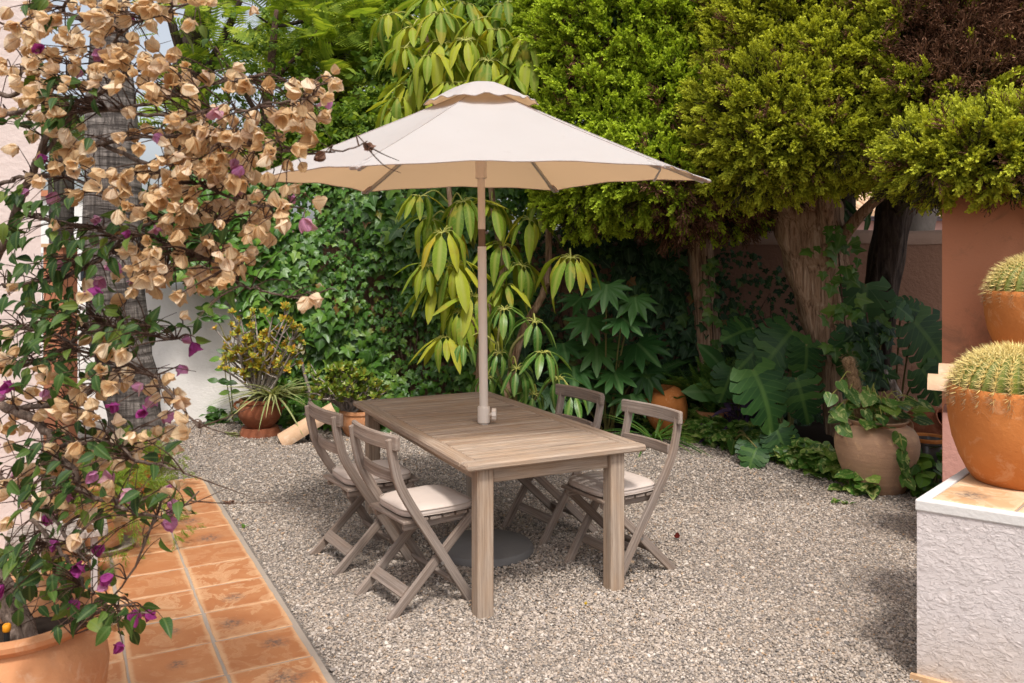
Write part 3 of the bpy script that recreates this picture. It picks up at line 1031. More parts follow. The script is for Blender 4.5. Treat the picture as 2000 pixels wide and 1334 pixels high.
bed_edge = [gnd(395, 822), gnd(560, 838), gnd(700, 835), gnd(860, 842), gnd(1080, 840), gnd(1250, 846), gnd(1350, 856), gnd(1450, 886), gnd(1560, 914), gnd(1650, 942), gnd(1690, 968), gnd(1800, 962), gnd(1950, 950)]
bm_ = MB()
pts = [(p.x, p.y, 0.006) for p in bed_edge] + [(7, 9.6, 0.006), (-3.4, 9.6, 0.006)]
cx_, cy_ = 1.2, 8.6
bm_.add(pts, [tuple(range(len(pts)))])
setp(bm_.build('soil_bed', M_SOIL), kind='structure')

# gravel stones
T_STONE = []
for k in range(8):
    rr = random.Random(k)
    base = [(0, 0, 1), (0, 0, -1)] + [(math.cos(a) * c_, math.sin(a) * c_, s_) for s_, c_, o_ in ((0.5, 0.87, 0), (-0.5, 0.87, 0.5)) for a in [2 * math.pi * (i + o_) / 5 for i in range(5)]]
    V = [(x * rr.uniform(.7, 1.25), y * rr.uniform(.7, 1.25), z * rr.uniform(.6, 1.2)) for x, y, z in base]
    Fc = []
    for i in range(5):
        j = (i + 1) % 5
        Fc += [(0, 2 + i, 2 + j), (1, 7 + j, 7 + i), (2 + i, 7 + i, 2 + j), (2 + j, 7 + i, 7 + j)]
    T_STONE.append(Tmpl(V, Fc, smooth=False))


def inside_bed(X, Y):
    ex = np.array([p.x for p in bed_edge])
    ey = np.array([p.y for p in bed_edge])
    return Y > np.interp(X, ex, ey) + 0.05


def gravel_pts(d0, d1, dens):
    n = int((d1 - d0) * 7.0 * dens)
    Y = rng.uniform(d0, d1, n)
    X = rng.uniform(-3.9, 3.1, n)
    k = np.abs(X) < 0.66 * Y
    s = (X - P0.x) * U_.x + (Y - P0.y) * U_.y
    c = (X - P0.x) * V_.x + (Y - P0.y) * V_.y
    k &= ~((c < 0.035) & (s < 3.47))
    k &= ~inside_bed(X, Y)
    # the plinth stands here
    k &= ~((X > 1.62) & (Y < 3.33 + (X - 1.62) * 1.06) & (Y > 3.33 - (X - 1.62) * 0.63))
    return np.stack([X[k], Y[k]], 1)


G = np.concatenate([gravel_pts(2.85, 4.2, 23000), gravel_pts(4.2, 5.8, 14000), gravel_pts(5.8, 9.2, 6500)])
n = len(G)
sz = rng.lognormal(math.log(0.0042), 0.38, n)
sz = np.clip(sz * (0.95 + 0.07 * np.maximum(G[:, 1] - 3, 0)), 0.003, 0.017)
pz = rng.uniform(-0.002, 0.008, n)
und = 0.008 * np.sin(G[:, 0] * 2.1 + 1) * np.sin(G[:, 1] * 1.7)
gn_scatter('gravel', np.stack([G[:, 0], G[:, 1], pz + np.maximum(und, -0.002)], 1), rng.uniform(-0.5, 0.5, (n, 3)) + np.stack([np.zeros(n), np.zeros(n), rng.uniform(0, 6.28, n)], 1),
           np.stack([sz * rng.uniform(.8, 1.5, n), sz, sz * rng.uniform(.45, .8, n)], 1), rng.integers(0, 8, n), T_STONE, M_STONE)

# ------------------------------------------------------------------ tiled path
TW, TS = 0.347, 0.327
pm = MB()
corners = [path_pt(-1.9, 0.006), path_pt(3.47, 0.006), path_pt(3.47, -2.2), path_pt(-1.9, -2.2)]
pm.add([(c.x, c.y, z) for z in (0.002, 0.0312) for c in corners], [(7, 6, 5, 4), (0, 1, 5, 4), (1, 2, 6, 5), (2, 3, 7, 6), (3, 0, 4, 7)])
path = setp(pm.build('tiled_path', M_MORTAR), kind='structure')
rows = [2.14 + TS * j for j in range(-12, 5)]
for j, s0 in enumerate(rows[:-1]):
    for c in range(6):
        w, l = TW - 0.012, TS - 0.011
        mb = MB()
        jx, jy = random.uniform(-.003, .003), random.uniform(-.003, .003)
        V = []
        k = 7
        def ring(ins, z):
            out = []
            for (x0, y0, x1, y1) in ((-1, -1, 1, -1), (1, -1, 1, 1), (1, 1, -1, 1), (-1, 1, -1, -1)):
                for q in range(4):
                    t = q / 4
                    x, y = x0 + (x1 - x0) * t, y0 + (y1 - y0) * t
                    out.append((x * (w / 2 - ins), y * (l / 2 - ins), z))
            return out
        a = [(x + random.uniform(-.0025, .0025), y + random.uniform(-.0025, .0025), z) for x, y, z in ring(0, 0.0)]
        b = [(x, y, 0.010) for x, y, z in a]
        d = [(x * 0.982, y * 0.982, 0.0145) for x, y, z in a]
        n_ = len(a)
        Fc = [(i, (i + 1) % n_, n_ + (i + 1) % n_, n_ + i) for i in range(n_)] + [(n_ + i, n_ + (i + 1) % n_, 2 * n_ + (i + 1) % n_, 2 * n_ + i) for i in range(n_)] + [tuple(range(2 * n_, 3 * n_))]
        mb.add(a + b + d, Fc)
        t = mb.build('tile', M_TILE, path)
        q = path_pt(s0 + TS / 2 + jy, -0.012 - TW / 2 - TW * c + jx)
        t.location = (q.x, q.y, 0.0195 + random.uniform(0, .002))
        t.rotation_euler = (random.uniform(-.004, .004), random.uniform(-.004, .004), math.atan2(V_.y, V_.x) + random.uniform(-.006, .006) + random.choice([0, math.pi]))


# ------------------------------------------------------------------ walls and buildings
def wall_profile(name, p0, p1, th, prof, mat, label, cat, cap=None):
    """a wall from p0 to p1 (ground points); prof = [(fraction along, height)]; rounded top"""
    p0, p1 = Vector(p0), Vector(p1)
    d = (p1 - p0)
    nrm = Vector((-d.y, d.x, 0)).normalized()
    t = thing(name, label, cat, p0)
    fr = np.linspace(0, 1, 61)
    hh = np.interp(fr, [a for a, b in prof], [b for a, b in prof])
    rings = [(0.5, None), (0.5, 0.10), (0.44, 0.045), (0.30, 0.012), (0.0, 0.0), (-0.30, 0.012), (-0.44, 0.045), (-0.5, 0.10), (-0.5, None)]
    V, Fc = [], []
    for f, h in zip(fr, hh):
        for (o, dn) in rings:
            q = d * f + nrm * o * th
            V.append((q.x, q.y, -0.02 if dn is None else h - dn))
    k = len(rings)
    for i in range(len(fr) - 1):
        for j in range(k - 1):
            Fc.append((i * k + j, i * k + j + 1, (i + 1) * k + j + 1, (i + 1) * k + j))
    Fc += [tuple(range(k)), tuple(range((len(fr) - 1) * k + k - 1, (len(fr) - 1) * k - 1, -1))]
    mb = MB()
    mb.add(V, Fc)
    mb.build('wall_body', mat, t, auto=50)
    if cap:
        V2, F2 = [], []
        rr = [(0.53, 0.13), (0.53, 0.09), (0.46, 0.035), (0.30, -0.006), (0.0, -0.02), (-0.30, -0.006), (-0.46, 0.035), (-0.53, 0.09), (-0.53, 0.13)]
        for f, h in zip(fr, hh):
            for (o, dn) in rr:
                q = d * f + nrm * o * th
                V2.append((q.x, q.y, h - dn + 0.01 * math.sin(f * 40)))
        for i in range(len(fr) - 1):
            for j in range(k - 1):
                F2.append((i * k + j, i * k + j + 1, (i + 1) * k + j + 1, (i + 1) * k + j))
        m2 = MB()
        m2.add(V2, F2)
        m2.build('wall_cap', cap, t, smooth=True)
    return t


wall_profile('garden_wall', (-6.4, 9.0, 0), (-2.55, 8.75, 0), 0.24, [(0, 1.47), (0.76, 1.46), (0.82, 1.42), (0.88, 1.28), (0.94, 1.05), (1, 0.8)], M_WHITEWALL,
             'low white rendered garden wall behind the palm trunk, its end sloping into the ivy', 'wall')
wall_profile('boundary_wall', (-2.6, 9.45, 0), (6.5, 8.75, 0), 0.30, [(0, 2.0), (1, 1.99)], M_BROWNWALL,
             'brown pink boundary wall with rounded top coloured as lit from above, behind the ivy and junipers', 'wall', M_LITCAP)

# house corner at the left
hc = at(80, 510, 4.4)
mb = MB()
mb.box((-1.5, 0.6, 2.0), (3.0, 1.2, 4.0))
t = thing('house', 'pale pink rendered house corner behind the bougainvillea', 'house', (hc.x, hc.y, 0), R(33))
mb.build('wall', M_HOUSE, t)
mb = MB()
mb.box((-1.4, -0.02, 0.08), (2.75, 0.03, 0.16))
mb.build('skirting', M_TILE_PALE, t)

# salmon pier and white annexe further back on the left
p = at(104, 510, 7.2)
t = thing('garden_pier', 'salmon pink square garden pier behind the bougainvillea', 'pier', (p.x, p.y, 0))
mb = MB()
mb.box((0, 0.12, 0.90), (0.17, 0.24, 1.80))
mb.build('pier_body', M_SALMON, t)
mb = MB()
mb.box((0, 0.12, 1.815), (0.22, 0.29, 0.03))
mb.build('cap', M_TILE_PALE, t)
p = at(40, 510, 17)
t = thing('white_building', 'distant white building seen through the bougainvillea left of the palm', 'building', (p.x, p.y, 0))
mb = MB()
mb.box((0, 1.5, 1.5), (5.2, 3, 3.0))
mb.build('wall', plain('white_paint', (0.75, 0.73, 0.70), 0.8, 0.2, var=0.05), t)
mb = MB()
mb.box((0, 1.5, 3.06), (5.4, 3.2, 0.12))
mb.build('roof_edge', M_SALMON, t)
for dx in (0.2, 1.5):
    mb = MB()
    mb.box((dx, -0.02, 1.3), (0.6, 0.04, 1.1))
    w_ = mb.build('window', M_GREYMETAL, t)
    mb = MB()
    mb.box((dx, -0.045, 1.3), (0.5, 0.01, 1.0))
    mb.build('pane', plain('dark_glass', (0.03, 0.035, 0.04), 0.1, 0.6), w_)

# pink neighbour house with tiled roof beyond the boundary wall
p = at(1850, 510, 16)
t = thing('neighbour_house', 'pink house with pale curved tile roof beyond the boundary wall', 'house', (p.x, p.y, 0))
mb = MB()
mb.box((0.5, 2, 1.2), (9.0, 4, 2.5))
mb.build('wall', plain('pink_paint', (0.62, 0.36, 0.31), 0.9, 0.2, var=0.1), t)
mb = MB()
mb.box((0.5, 1.9, 2.49), (9.2, 4.1, 0.07))
mb.build('eaves', plain('mauve_eaves', (0.30, 0.27, 0.33), 0.9, 0.2), t)
for k in range(38):
    mb = MB()
    x = -3.9 + k * 0.23
    prof = []
    V, Fc = [], []
    for i in range(2):
        for q in range(7):
            w = math.pi * q / 6
            V.append((x - 0.10 * math.cos(w), -0.32 + i * 2.1, 2.53 + i * 0.75 + 0.09 * math.sin(w)))
    for q in range(6): Fc.append((q, q + 1, 7 + q + 1, 7 + q))
    Fc.append(tuple(range(6, -1, -1)))
    mb.add(V, Fc)
    mb.build('roof_tile', M_ROOFTILE, t, smooth=False)
mb = MB()
mb.add([(-4.1, -0.25, 2.525), (5.1, -0.25, 2.525), (5.1, 1.85, 3.27), (-4.1, 1.85, 3.27)], [(0, 1, 2, 3)])
mb.build('roof_deck', M_ROOFTILE, t)

# salmon house wall at the right
sx0 = at(1840, 510, 5.35)
t = thing('salmon_house_wall', 'tall salmon house wall end with dark stains behind the cactus pots', 'wall', (sx0.x, sx0.y, 0), R(-29))
mb = MB()
mb.box((2.0, 0.2, 1.11), (4.0, 0.4, 2.22))
mb.build('wall_body', M_SALMON, t)
# low pink wall in front of it with clay coping
lw0 = at(1841, 510, 4.72)
t = thing('low_pink_wall', 'low pink wall with curved clay tile coping beside the cactus plinth', 'wall', (lw0.x, lw0.y, 0), R(-29))
mb = MB()
mb.box((1.5, 0.17, 0.41), (3.0, 0.34, 0.82))
mb.build('wall_base', M_PINKWALL, t)
mb = MB()
mb.box((1.512, 0.17, 0.885), (2.976, 0.316, 0.13))
mb.build('wall_top', M_PINKWALL, t)
for k in range(9):
    for row, (y, z, ln) in enumerate(((0.03, 0.985, 0.38), (0.19, 1.03, 0.38))):
        mb = MB()
        V, Fc = [], []
        x0 = -0.075 + k * 0.33 + row * 0.05
        for i, x in enumerate((x0, x0 + ln)):
            for (o, r_) in ((0, 0.095 + 0.006 * i), (1, 0.082 + 0.006 * i)):
                for q in range(9):
                    w = math.pi * q / 8
                    V.append((x, y - r_ * math.cos(w), z - 0.03 + r_ * math.sin(w) * 0.85 - 0.006 * i))
        for q in range(8):
            Fc += [(q, q + 1, 18 + q + 1, 18 + q), (9 + q + 1, 9 + q, 27 + q, 27 + q + 1), (q + 1, q, 9 + q, 9 + q + 1)]
        Fc += [(0, 18, 27, 9), (8, 17, 35, 26)]
        mb.add(V, Fc)
        mb.build('coping_tile', M_ROOFTILE, t, auto=40)
mb = MB()
mb.box((1.5, 0.17, 0.967), (2.98, 0.30, 0.03))
mb.build('coping_bed', M_MORTAR, t)

# white plinth with tiled top
PA = Vector((1.62, 3.335, 0))
fd = Vector((0.809, -0.588, 0))
ld = Vector((0.682, 0.731, 0))
zt = 0.728
t = thing('plinth', 'white trowelled plinth with tiled top carrying a cactus pot', 'plinth', PA)
def quadprism(mb, a, b, l0, l1, z0, z1, sub=1):
    V = []
    for z in (z0, z1):
        for (f, l) in ((a, l0), (b, l0), (b, l1), (a, l1)):
            q = fd * f + ld * l
            V.append((q.x, q.y, z))
    mb.add(V, [(0, 1, 5, 4), (1, 2, 6, 5), (2, 3, 7, 6), (3, 0, 4, 7), (4, 5, 6, 7), (3, 2, 1, 0)])
mb = MB(); quadprism(mb, 0, 1.6, 0, 0.95, -0.02, zt - 0.045)
mb.build('plinth_body', M_PLINTH, t)
mb = MB()
rim = plain('white_rim_paint', (0.66, 0.63, 0.60), 0.85, 0.2, 60.0, var=0.12)
for (a, b, l0, l1) in ((-0.006, 1.6, -0.006, 0.042), (-0.006, 0.036, 0.042, 0.95)):
    quadprism(mb, a, b, l0, l1, zt - 0.045, zt)
o = mb.build('rim', rim, t)
bv = o.modifiers.new('bevel', 'BEVEL'); bv.width = 0.006; bv.segments = 2
mb = MB(); quadprism(mb, 0.036, 1.6, 0.042, 0.95, zt - 0.045, zt - 0.008)
mb.build('grout_bed', M_MORTAR, t)
for i in range(5):
    for j in range(3):
        mb = MB()
        a0, l0 = 0.040 + i * 0.293, 0.046 + j * 0.30
        c = fd * (a0 + 0.143) + ld * (l0 + 0.147)
        V = []
        for ins, z in ((0, -0.01), (0, 0.003), (0.006, 0.007)):
            for (f, l) in ((-0.141 + ins, -0.146 + ins), (0.141 - ins, -0.146 + ins), (0.141 - ins, 0.146 - ins), (-0.141 + ins, 0.146 - ins)):
                q = fd * f + ld * l
                V.append((q.x, q.y, z))
        Fc = [(k, (k + 1) % 4, 4 + (k + 1) % 4, 4 + k) for k in range(4)] + [(4 + k, 4 + (k + 1) % 4, 8 + (k + 1) % 4, 8 + k) for k in range(4)] + [(8, 9, 10, 11)]
        mb.add(V, Fc)
        o = mb.build('tile', M_TILE_PALE, t)
        o.location = (c.x, c.y, zt - 0.006)
mb = MB(); quadprism(mb, -0.02, 1.6, -0.02, 0.0, -0.01, 0.03)
o = mb.build('foot_strip', M_TILE_PALE, t)

# ------------------------------------------------------------------ table
TC = Vector((-0.19, 4.93, 0))
TR = R(26.0)
TWID, TLEN, TZ = 1.0, 1.97, 0.74
tab = thing('dining_table', 'weathered slatted teak garden table with a parasol through its middle', 'table', TC, TR)
fw = 0.085
hl, hw = TLEN / 2, TWID / 2
for sx in (-1, 1):
    mb = MB()
    x = sx * (hw - fw / 2)
    mb.board([(x, -hl + fw * 0.5 + 0.045, TZ - 0.016), (x, 0, TZ - 0.016), (x, hl - fw * 0.5 - 0.045, TZ - 0.016)], fw, 0.032, (0, 0, 1), 0.007)
    mb.build('side_board', M_TEAK, tab)
for sy in (-1, 1):
    mb = MB()
    y = sy * (hl - fw / 2)
    mb.board([(-hw, y, TZ - 0.0155), (0, y, TZ - 0.0155), (hw, y, TZ - 0.0155)], fw, 0.033, (0, 0, 1), 0.008)
    mb.build('end_board', M_TEAK, tab)
NS = 30
span = TLEN - 2 * fw
pitch = span / NS
for k in range(NS):
    y = -hl + fw + pitch * (k + 0.5)
    dz = random.uniform(-.0012, .0012)
    segs = [(-hw + fw + 0.002, hw - fw - 0.002)]
    if abs(y) < 0.035: segs = [(-hw + fw + 0.002, -0.032), (0.032, hw - fw - 0.002)]
    for (a, b) in segs:
        mb = MB()
        mb.board([(a, y, TZ - 0.014 + dz), ((a + b) / 2, y, TZ - 0.014 + dz), (b, y, TZ - 0.014 + dz)], pitch - random.uniform(.014, .0175), 0.022, (0, 0, 1), 0.004)
        mb.build('slat', M_TEAK, tab)
for x in (-0.15, 0.15):
    mb = MB()
    mb.board([(x, -hl + 0.1, TZ - 0.047), (x, hl - 0.1, TZ - 0.047)], 0.05, 0.03, (0, 0, 1))
    mb.build('under_rail', M_TEAK, tab)
LX0, LX1, LY = -0.385, 0.35, 0.905
for (x, y) in ((LX0, -LY), (LX1, -LY), (LX0, LY), (LX1, LY)):
    mb = MB()
    mb.board([(x, y, -0.01), (x, y, 0.35), (x, y, TZ - 0.034)], 0.083, 0.083, (0, 1, 0), 0.007)
    mb.build('leg', M_TEAK, tab)
for y in (-LY, LY):
    mb = MB()
    mb.board([(LX0 + 0.043, y, TZ - 0.074), (LX1 - 0.043, y, TZ - 0.074)], 0.028, 0.075, (0, 0, 1))
    mb.build('apron', M_TEAK, tab)
for x in (LX0, LX1):
    mb = MB()
    mb.board([(x, -LY + 0.043, TZ - 0.074), (x, LY - 0.043, TZ - 0.074)], 0.028, 0.075, (0, 0, 1))
    mb.build('apron', M_TEAK, tab)

# ------------------------------------------------------------------ chairs
SH = 0.435


def make_chair(name, label, loc, rz):
    t = thing(name, label, 'chair', loc, rz, 'folding chairs round the table')
    def part(nm, mb, mat=M_TEAK2): return mb.build(nm, mat, t)
    for s in (-1, 1):
        mb = MB()                                    # back post running down to the front foot
        y = s * 0.205
        pts = catmull([(-0.285, y, 0.855), (-0.264, y, 0.73), (-0.212, y, 0.585), (-0.025, y, 0.292), (0.165, y, -0.005)], 5)
        mb.board(pts, 0.024, 0.046, (1, 0, 0.35), 0.004)
        po = part('back_post', mb)
        mb = MB()
        mb.tube([(-0.012, y + s * 0.0115, 0.225), (-0.012, y + s * 0.0165, 0.225)], 0.008, 10)
        mb.build('bolt', M_STEEL, po)
        mb = MB()                                    # leg from the seat front down to the rear foot
        y2 = s * 0.178
        mb.board([(0.185, y2, SH - 0.01), (-0.02, y2, 0.235), (-0.275, y2, -0.005)], 0.024, 0.044, (0.8, 0, -0.6), 0.004)
        part('leg', mb)
        mb = MB()
        mb.board([(-0.19, s * 0.150, SH - 0.02), (0.205, s * 0.150, SH - 0.02)], 0.024, 0.036, (0, 0, 1), 0.003)
        part('seat_rail', mb)
    def arc(z, x, half, bow, n=7):
        return [(x - bow * (1 - (k / (n - 1) * 2 - 1) ** 2), -half + 2 * half * k / (n - 1), z) for k in range(n)]
    mb = MB(); mb.board(arc(0.835, -0.262, 0.247, 0.032), 0.026, 0.072, (0, 0, 1), 0.006); part('top_rail', mb)
    mb = MB(); mb.board(arc(0.662, -0.226, 0.192, 0.026), 0.020, 0.055, (0, 0, 1), 0.004); part('back_rail', mb)
    for k in range(6):
        x = -0.175 + k * 0.073
        mb = MB()
        mb.board([(x, -0.188, SH + 0.006), (x, 0.188, SH + 0.006)], 0.062, 0.016, (0, 0, 1), 0.003)
        part('seat_slat', mb)
    mb = MB(); mb.board([(-0.185, -0.164, 0.105), (-0.185, 0.164, 0.105)], 0.020, 0.06, (0.7, 0, 0.7), 0.003); part('stretcher', mb)
    mb = MB(); mb.board([(0.055, -0.191, 0.125), (0.055, 0.191, 0.125)], 0.020, 0.05, (-0.6, 0, 0.7), 0.003); part('stretcher', mb)
    return t


def copy_tree(o, parent=None):
    c = o.copy()
    COL.objects.link(c)
    c.parent = parent
    for ch in list(o.children): copy_tree(ch, c)
    return c


spots = [((-0.45, 4.20, 0), 35, 'weathered folding chair at the near left side of the table, nearest the tiled path'),
         ((-0.815, 4.76, 0), 33, 'weathered folding chair at the far left side of the table, towards the leaning roof tile'),
         ((0.555, 4.545, 0), 212, 'weathered folding chair behind the near right table leg'),
         ((0.20, 5.16, 0), 212, 'weathered folding chair at the far right of the table, closest to the orange urn')]
c0 = make_chair('folding_chair', spots[0][2], spots[0][0], R(spots[0][1]))
for loc, a, lb in spots[1:]:
    c = copy_tree(c0)
    c.location, c.rotation_euler = loc, (0, 0, R(a))
    c['label'] = lb


def make_cushion(label, loc, rz):
    mb = MB()
    n = 44
    rings = [(0.0, 0.0), (0.55, 0.0), (0.90, 0.002), (0.985, 0.008), (1.0, 0.020), (0.985, 0.033), (0.93, 0.041), (0.75, 0.047), (0.4, 0.051), (0.0, 0.052)]
    V, Fc = [], []
    def outl(w):
        c, s = math.cos(w), math.sin(w)
        x = 0.195 * math.copysign(abs(c) ** 0.42, c)
        y = 0.197 * math.copysign(abs(s) ** 0.42, s)
        return x, y * (1 - 0.07 * (x / 0.195 < 0) * abs(x) / 0.195)
    for (f, z) in rings:
        for k in range(n):
            x, y = outl(2 * math.pi * k / n)
            V.append((x * f, y * f, z + 0.002 * math.sin(x * f * 31 + y * f * 23)))
    for i in range(len(rings) - 1):
        for k in range(n):
            k2 = (k + 1) % n
            Fc.append((i * n + k, i * n + k2, (i + 1) * n + k2, (i + 1) * n + k))
    mb.add(V, Fc)
    t = thing('seat_cushion', label, 'cushion', loc, rz, 'seat cushions on the folding chairs')
    mb.build('pad', M_CUSH, t, smooth=True)
    for z in (0.009, 0.034):
        mb = MB()
        pts = [Vector((outl(2 * math.pi * k / n)[0] * 0.997, outl(2 * math.pi * k / n)[1] * 0.997, z)) for k in range(n)]
        mb.tube(pts + [pts[0]], 0.0028, 5, False)
        mb.build('piping', M_PIPE, t, smooth=True)
    return t


labs = ['beige seat cushion on the near left folding chair, the largest in view', 'beige seat cushion on the far left folding chair',
        'beige seat cushion on the chair behind the near right table leg', 'beige seat cushion on the far right chair, mostly hidden under the tabletop']
cz = SH + 0.016
k0 = make_cushion(labs[0], (0, 0, 0), 0)
for i, (loc, a, lb) in enumerate(spots):
    k = k0 if i == 0 else copy_tree(k0)
    ca = R(a)
    k.location = (loc[0] + math.cos(ca) * 0.012, loc[1] + math.sin(ca) * 0.012, cz)
    k.rotation_euler = (0, 0, ca + R(random.uniform(-3, 3)))
    k['label'] = labs[i]

# ------------------------------------------------------------------ parasol
UC = Vector((-0.175, 4.83))
base_pt = Vector((-0.155, 4.84, 0.05))
top_pt = Vector((-0.185, 4.84, 2.70))
def pole_at(z): return base_pt + (top_pt - base_pt) * ((z - 0.05) / 2.65)
um = thing('garden_parasol', 'large beige canvas garden parasol standing through the teak table', 'parasol', base_pt)
RB = Vector(base_pt)
def upart(mb, name, mat, parent=um, **kw): return mb.build(name, mat, parent, base=RB, **kw)
mb = MB(); mb.tube([pole_at(z) for z in (0.0, 0.4, 0.78, 1.3, 1.765)], 0.0255, 20); upart(mb, 'lower_pole', M_POLE, auto=40)
mb = MB(); mb.tube([pole_at(z) for z in (1.765, 1.865)], 0.0205, 20); upart(mb, 'pole_joint', M_POLEWOOD, auto=40)
mb = MB(); mb.tube([pole_at(z) for z in (1.865, 2.3, 2.69)], 0.0215, 20); upart(mb, 'upper_pole', M_POLE, auto=40)
mb = MB(); mb.lathe([(0, -.085), (.030, -.085), (.036, -.08), (.036, .005), (.034, .012), (.027, .014)], 24, pole_at(0.825)); upart(mb, 'collar', M_POLE, auto=40)
kp = pole_at(0.79)
mb = MB()
n_ = 40
V, Fc = [], []
for i, (x, rr) in enumerate(((0.034, .0), (0.034, .012), (0.045, .012), (0.047, .036), (0.070, .036), (0.073, .030), (0.073, 0))):
    for k in range(n_):
        w = 2 * math.pi * k / n_
        r_ = rr * (1 + (0.05 * math.cos(10 * w) if rr > .03 else 0))
        V.append((kp.x + x, kp.y + r_ * math.cos(w) - 0.004, kp.z + r_ * math.sin(w)))
for i in range(6):
    for k in range(n_): Fc.append((i * n_ + k, i * n_ + (k + 1) % n_, (i + 1) * n_ + (k + 1) % n_, (i + 1) * n_ + k))
mb.add(V, Fc)
upart(mb, 'tilt_knob', M_POLE, auto=40)

RC, ZA, ZT = 1.38, 2.695, 2.14
TH0 = R(9)
lowdir = Vector((math.cos(R(70)), math.sin(R(70))))
def cpoint(r, ang, z):
    x, y = r * math.cos(ang), r * math.sin(ang)
    return Vector((UC.x + x, UC.y + y, z + 0.042 * (x * lowdir.x + y * lowdir.y)))
def zr(r): return ZA - (ZA - ZT) * (r / RC) - 0.022 * math.sin(math.pi * min(r / RC, 1)) * 0.5
for k in range(6):
    a0, a1 = TH0 + k * math.pi / 3, TH0 + (k + 1) * math.pi / 3
    mb = MB()
    V, Fc, U = [], [], []
    nr, nt = 14, 14
    for i in range(nr + 1):
        r = 0.02 + (RC - 0.02) * i / nr
        A, B = cpoint(r, a0, zr(r)), cpoint(r, a1, zr(r))
        for j in range(nt + 1):
            u = j / nt
            q = A.lerp(B, u)
            bow = 4 * u * (1 - u)
            # the hem runs in a hollow curve between the ribs
            pull = 0.052 * bow * (i / nr) ** 3
            cen = Vector((UC.x, UC.y, ZA))
            q = q + (cen - q) * pull
            q.z -= 0.028 * bow * math.sin(math.pi * (i / nr) ** 1.2) + 0.004 * bow * math.sin(u * 19 + k) * (i / nr)
            V.append(q)
    for i in range(nr):
        for j in range(nt):
            Fc.append((i * (nt + 1) + j, (i + 1) * (nt + 1) + j, (i + 1) * (nt + 1) + j + 1, i * (nt + 1) + j + 1))
    mb.add(V, Fc)
    pn = upart(mb, 'canopy_panel', M_CANVAS, smooth=True)
    hm = MB()
    hm.tube([V[nr * (nt + 1) + j] for j in range(nt + 1)], 0.0035, 6)
    upart(hm, 'hem', M_CANVAS, pn, smooth=True)
    sm = MB()
    sm.tube([cpoint(r, a0, zr(r) + 0.001) for r in (0.05, 0.4, 0.8, 1.1, RC)], 0.0022, 6)
    upart(sm, 'seam', M_CANVAS, pn, smooth=True)
    rb = MB()
    rb.board([cpoint(0.05, a0, ZA - 0.045), cpoint(RC * 0.5, a0, zr(RC * .5) - 0.02), cpoint(RC - 0.03, a0, ZT - 0.008)], 0.016, 0.024, (0, 0, 1), 0.003)
    upart(rb, 'rib', M_GREYMETAL)
    pk = MB()
    pk.board([cpoint(RC - 0.11, a0, zr(RC - .11) - 0.012), cpoint(RC + 0.012, a0, ZT - 0.008)], 0.05, 0.020, (0, 0, 1), 0.008)
    upart(pk, 'rib_pocket', M_CANVAS)
    st = MB()
    rn = pole_at(2.27)
    w0 = rn + Vector((math.cos(a0), math.sin(a0), 0)) * 0.035
    st.board([w0, cpoint(0.62, a0, zr(0.62) - 0.036)], 0.012, 0.018, (0, 0, 1), 0.002)
    upart(st, 'strut', M_GREYMETAL)
mb = MB(); mb.lathe([(.024, -.09), (.033, -.09), (.033, .02), (.042, .025), (.042, .05), (.024, .055)], 24, pole_at(2.25)); upart(mb, 'runner', M_POLE, auto=40)
mb = MB(); mb.lathe([(0, -.06), (.05, -.06), (.05, -.02), (.02, 0)], 20, pole_at(2.66)); upart(mb, 'top_hub', M_GREYMETAL, auto=40)
mb = MB()
V, Fc = [], []
nt = 72
prof = [(0.0, 2.716), (0.06, 2.713), (0.11, 2.702), (0.16, 2.682), (0.21, 2.657), (0.26, 2.627), (0.295, 2.605), (0.325, 2.588)]
for i, (r, z) in enumerate(prof):
    for k in range(nt):
        w = 2 * math.pi * k / nt
        ph = ((w - TH0) % (math.pi / 3)) / (math.pi / 3)
        hexf = math.cos(math.pi / 6) / math.cos((ph - 0.5) * math.pi / 3)
        f = i / (len(prof) - 1)
        rr = r * (1 - 0.9 * (1 - hexf) * -1 if False else (hexf * 0.9 + 0.1 * 1.0)) * 1.04
        wav = (0.008 * math.sin(ph * 5 * math.pi + math.floor(((w - TH0) % (2 * math.pi)) / (math.pi / 3)) * 1.7) + 0.016 * math.sin(math.pi * ph)) * f ** 3
        V.append(cpoint(rr, w, z + wav))
for i in range(len(prof) - 1):
    for k in range(nt): Fc.append((i * nt + k, (i + 1) * nt + k, (i + 1) * nt + (k + 1) % nt, i * nt + (k + 1) % nt))
mb.add(V, Fc)
vc = upart(mb, 'vent_cap', M_CANVAS, smooth=True)
hm = MB()
rim_ = [V[(len(prof) - 1) * nt + k] for k in range(nt)]
hm.tube(rim_ + [rim_[0]], 0.0035, 5, False)
upart(hm, 'hem', M_CANVAS, vc, smooth=True)
# a strap dangling at the near right rib
mb = MB()
a_ = TH0 - math.pi / 3
mb.board([cpoint(1.2, a_ + .10, 2.18), cpoint(1.19, a_ + .17, 2.14), cpoint(1.12, a_ + .22, 2.09)], 0.012, 0.003, (0, 1, 0.3), 0.001)
upart(mb, 'tie_strap', M_GREYMETAL)

ub = thing('parasol_base', 'round dark grey concrete parasol base on the gravel under the table', 'parasol base', (base_pt.x - .0, base_pt.y - 0.02, 0))
mb = MB(); mb.lathe([(0, 0), (.272, 0), (.282, .012), (.280, .032), (.268, .047), (.20, .060), (.08, .070), (0, .071)], 56); mb.build('disc', M_CONC, ub, auto=40)
mb = MB(); mb.lathe([(.034, .06), (.034, .30), (.0262, .30), (.0262, .06)], 24); mb.build('tube', M_BLACK, ub, auto=40)


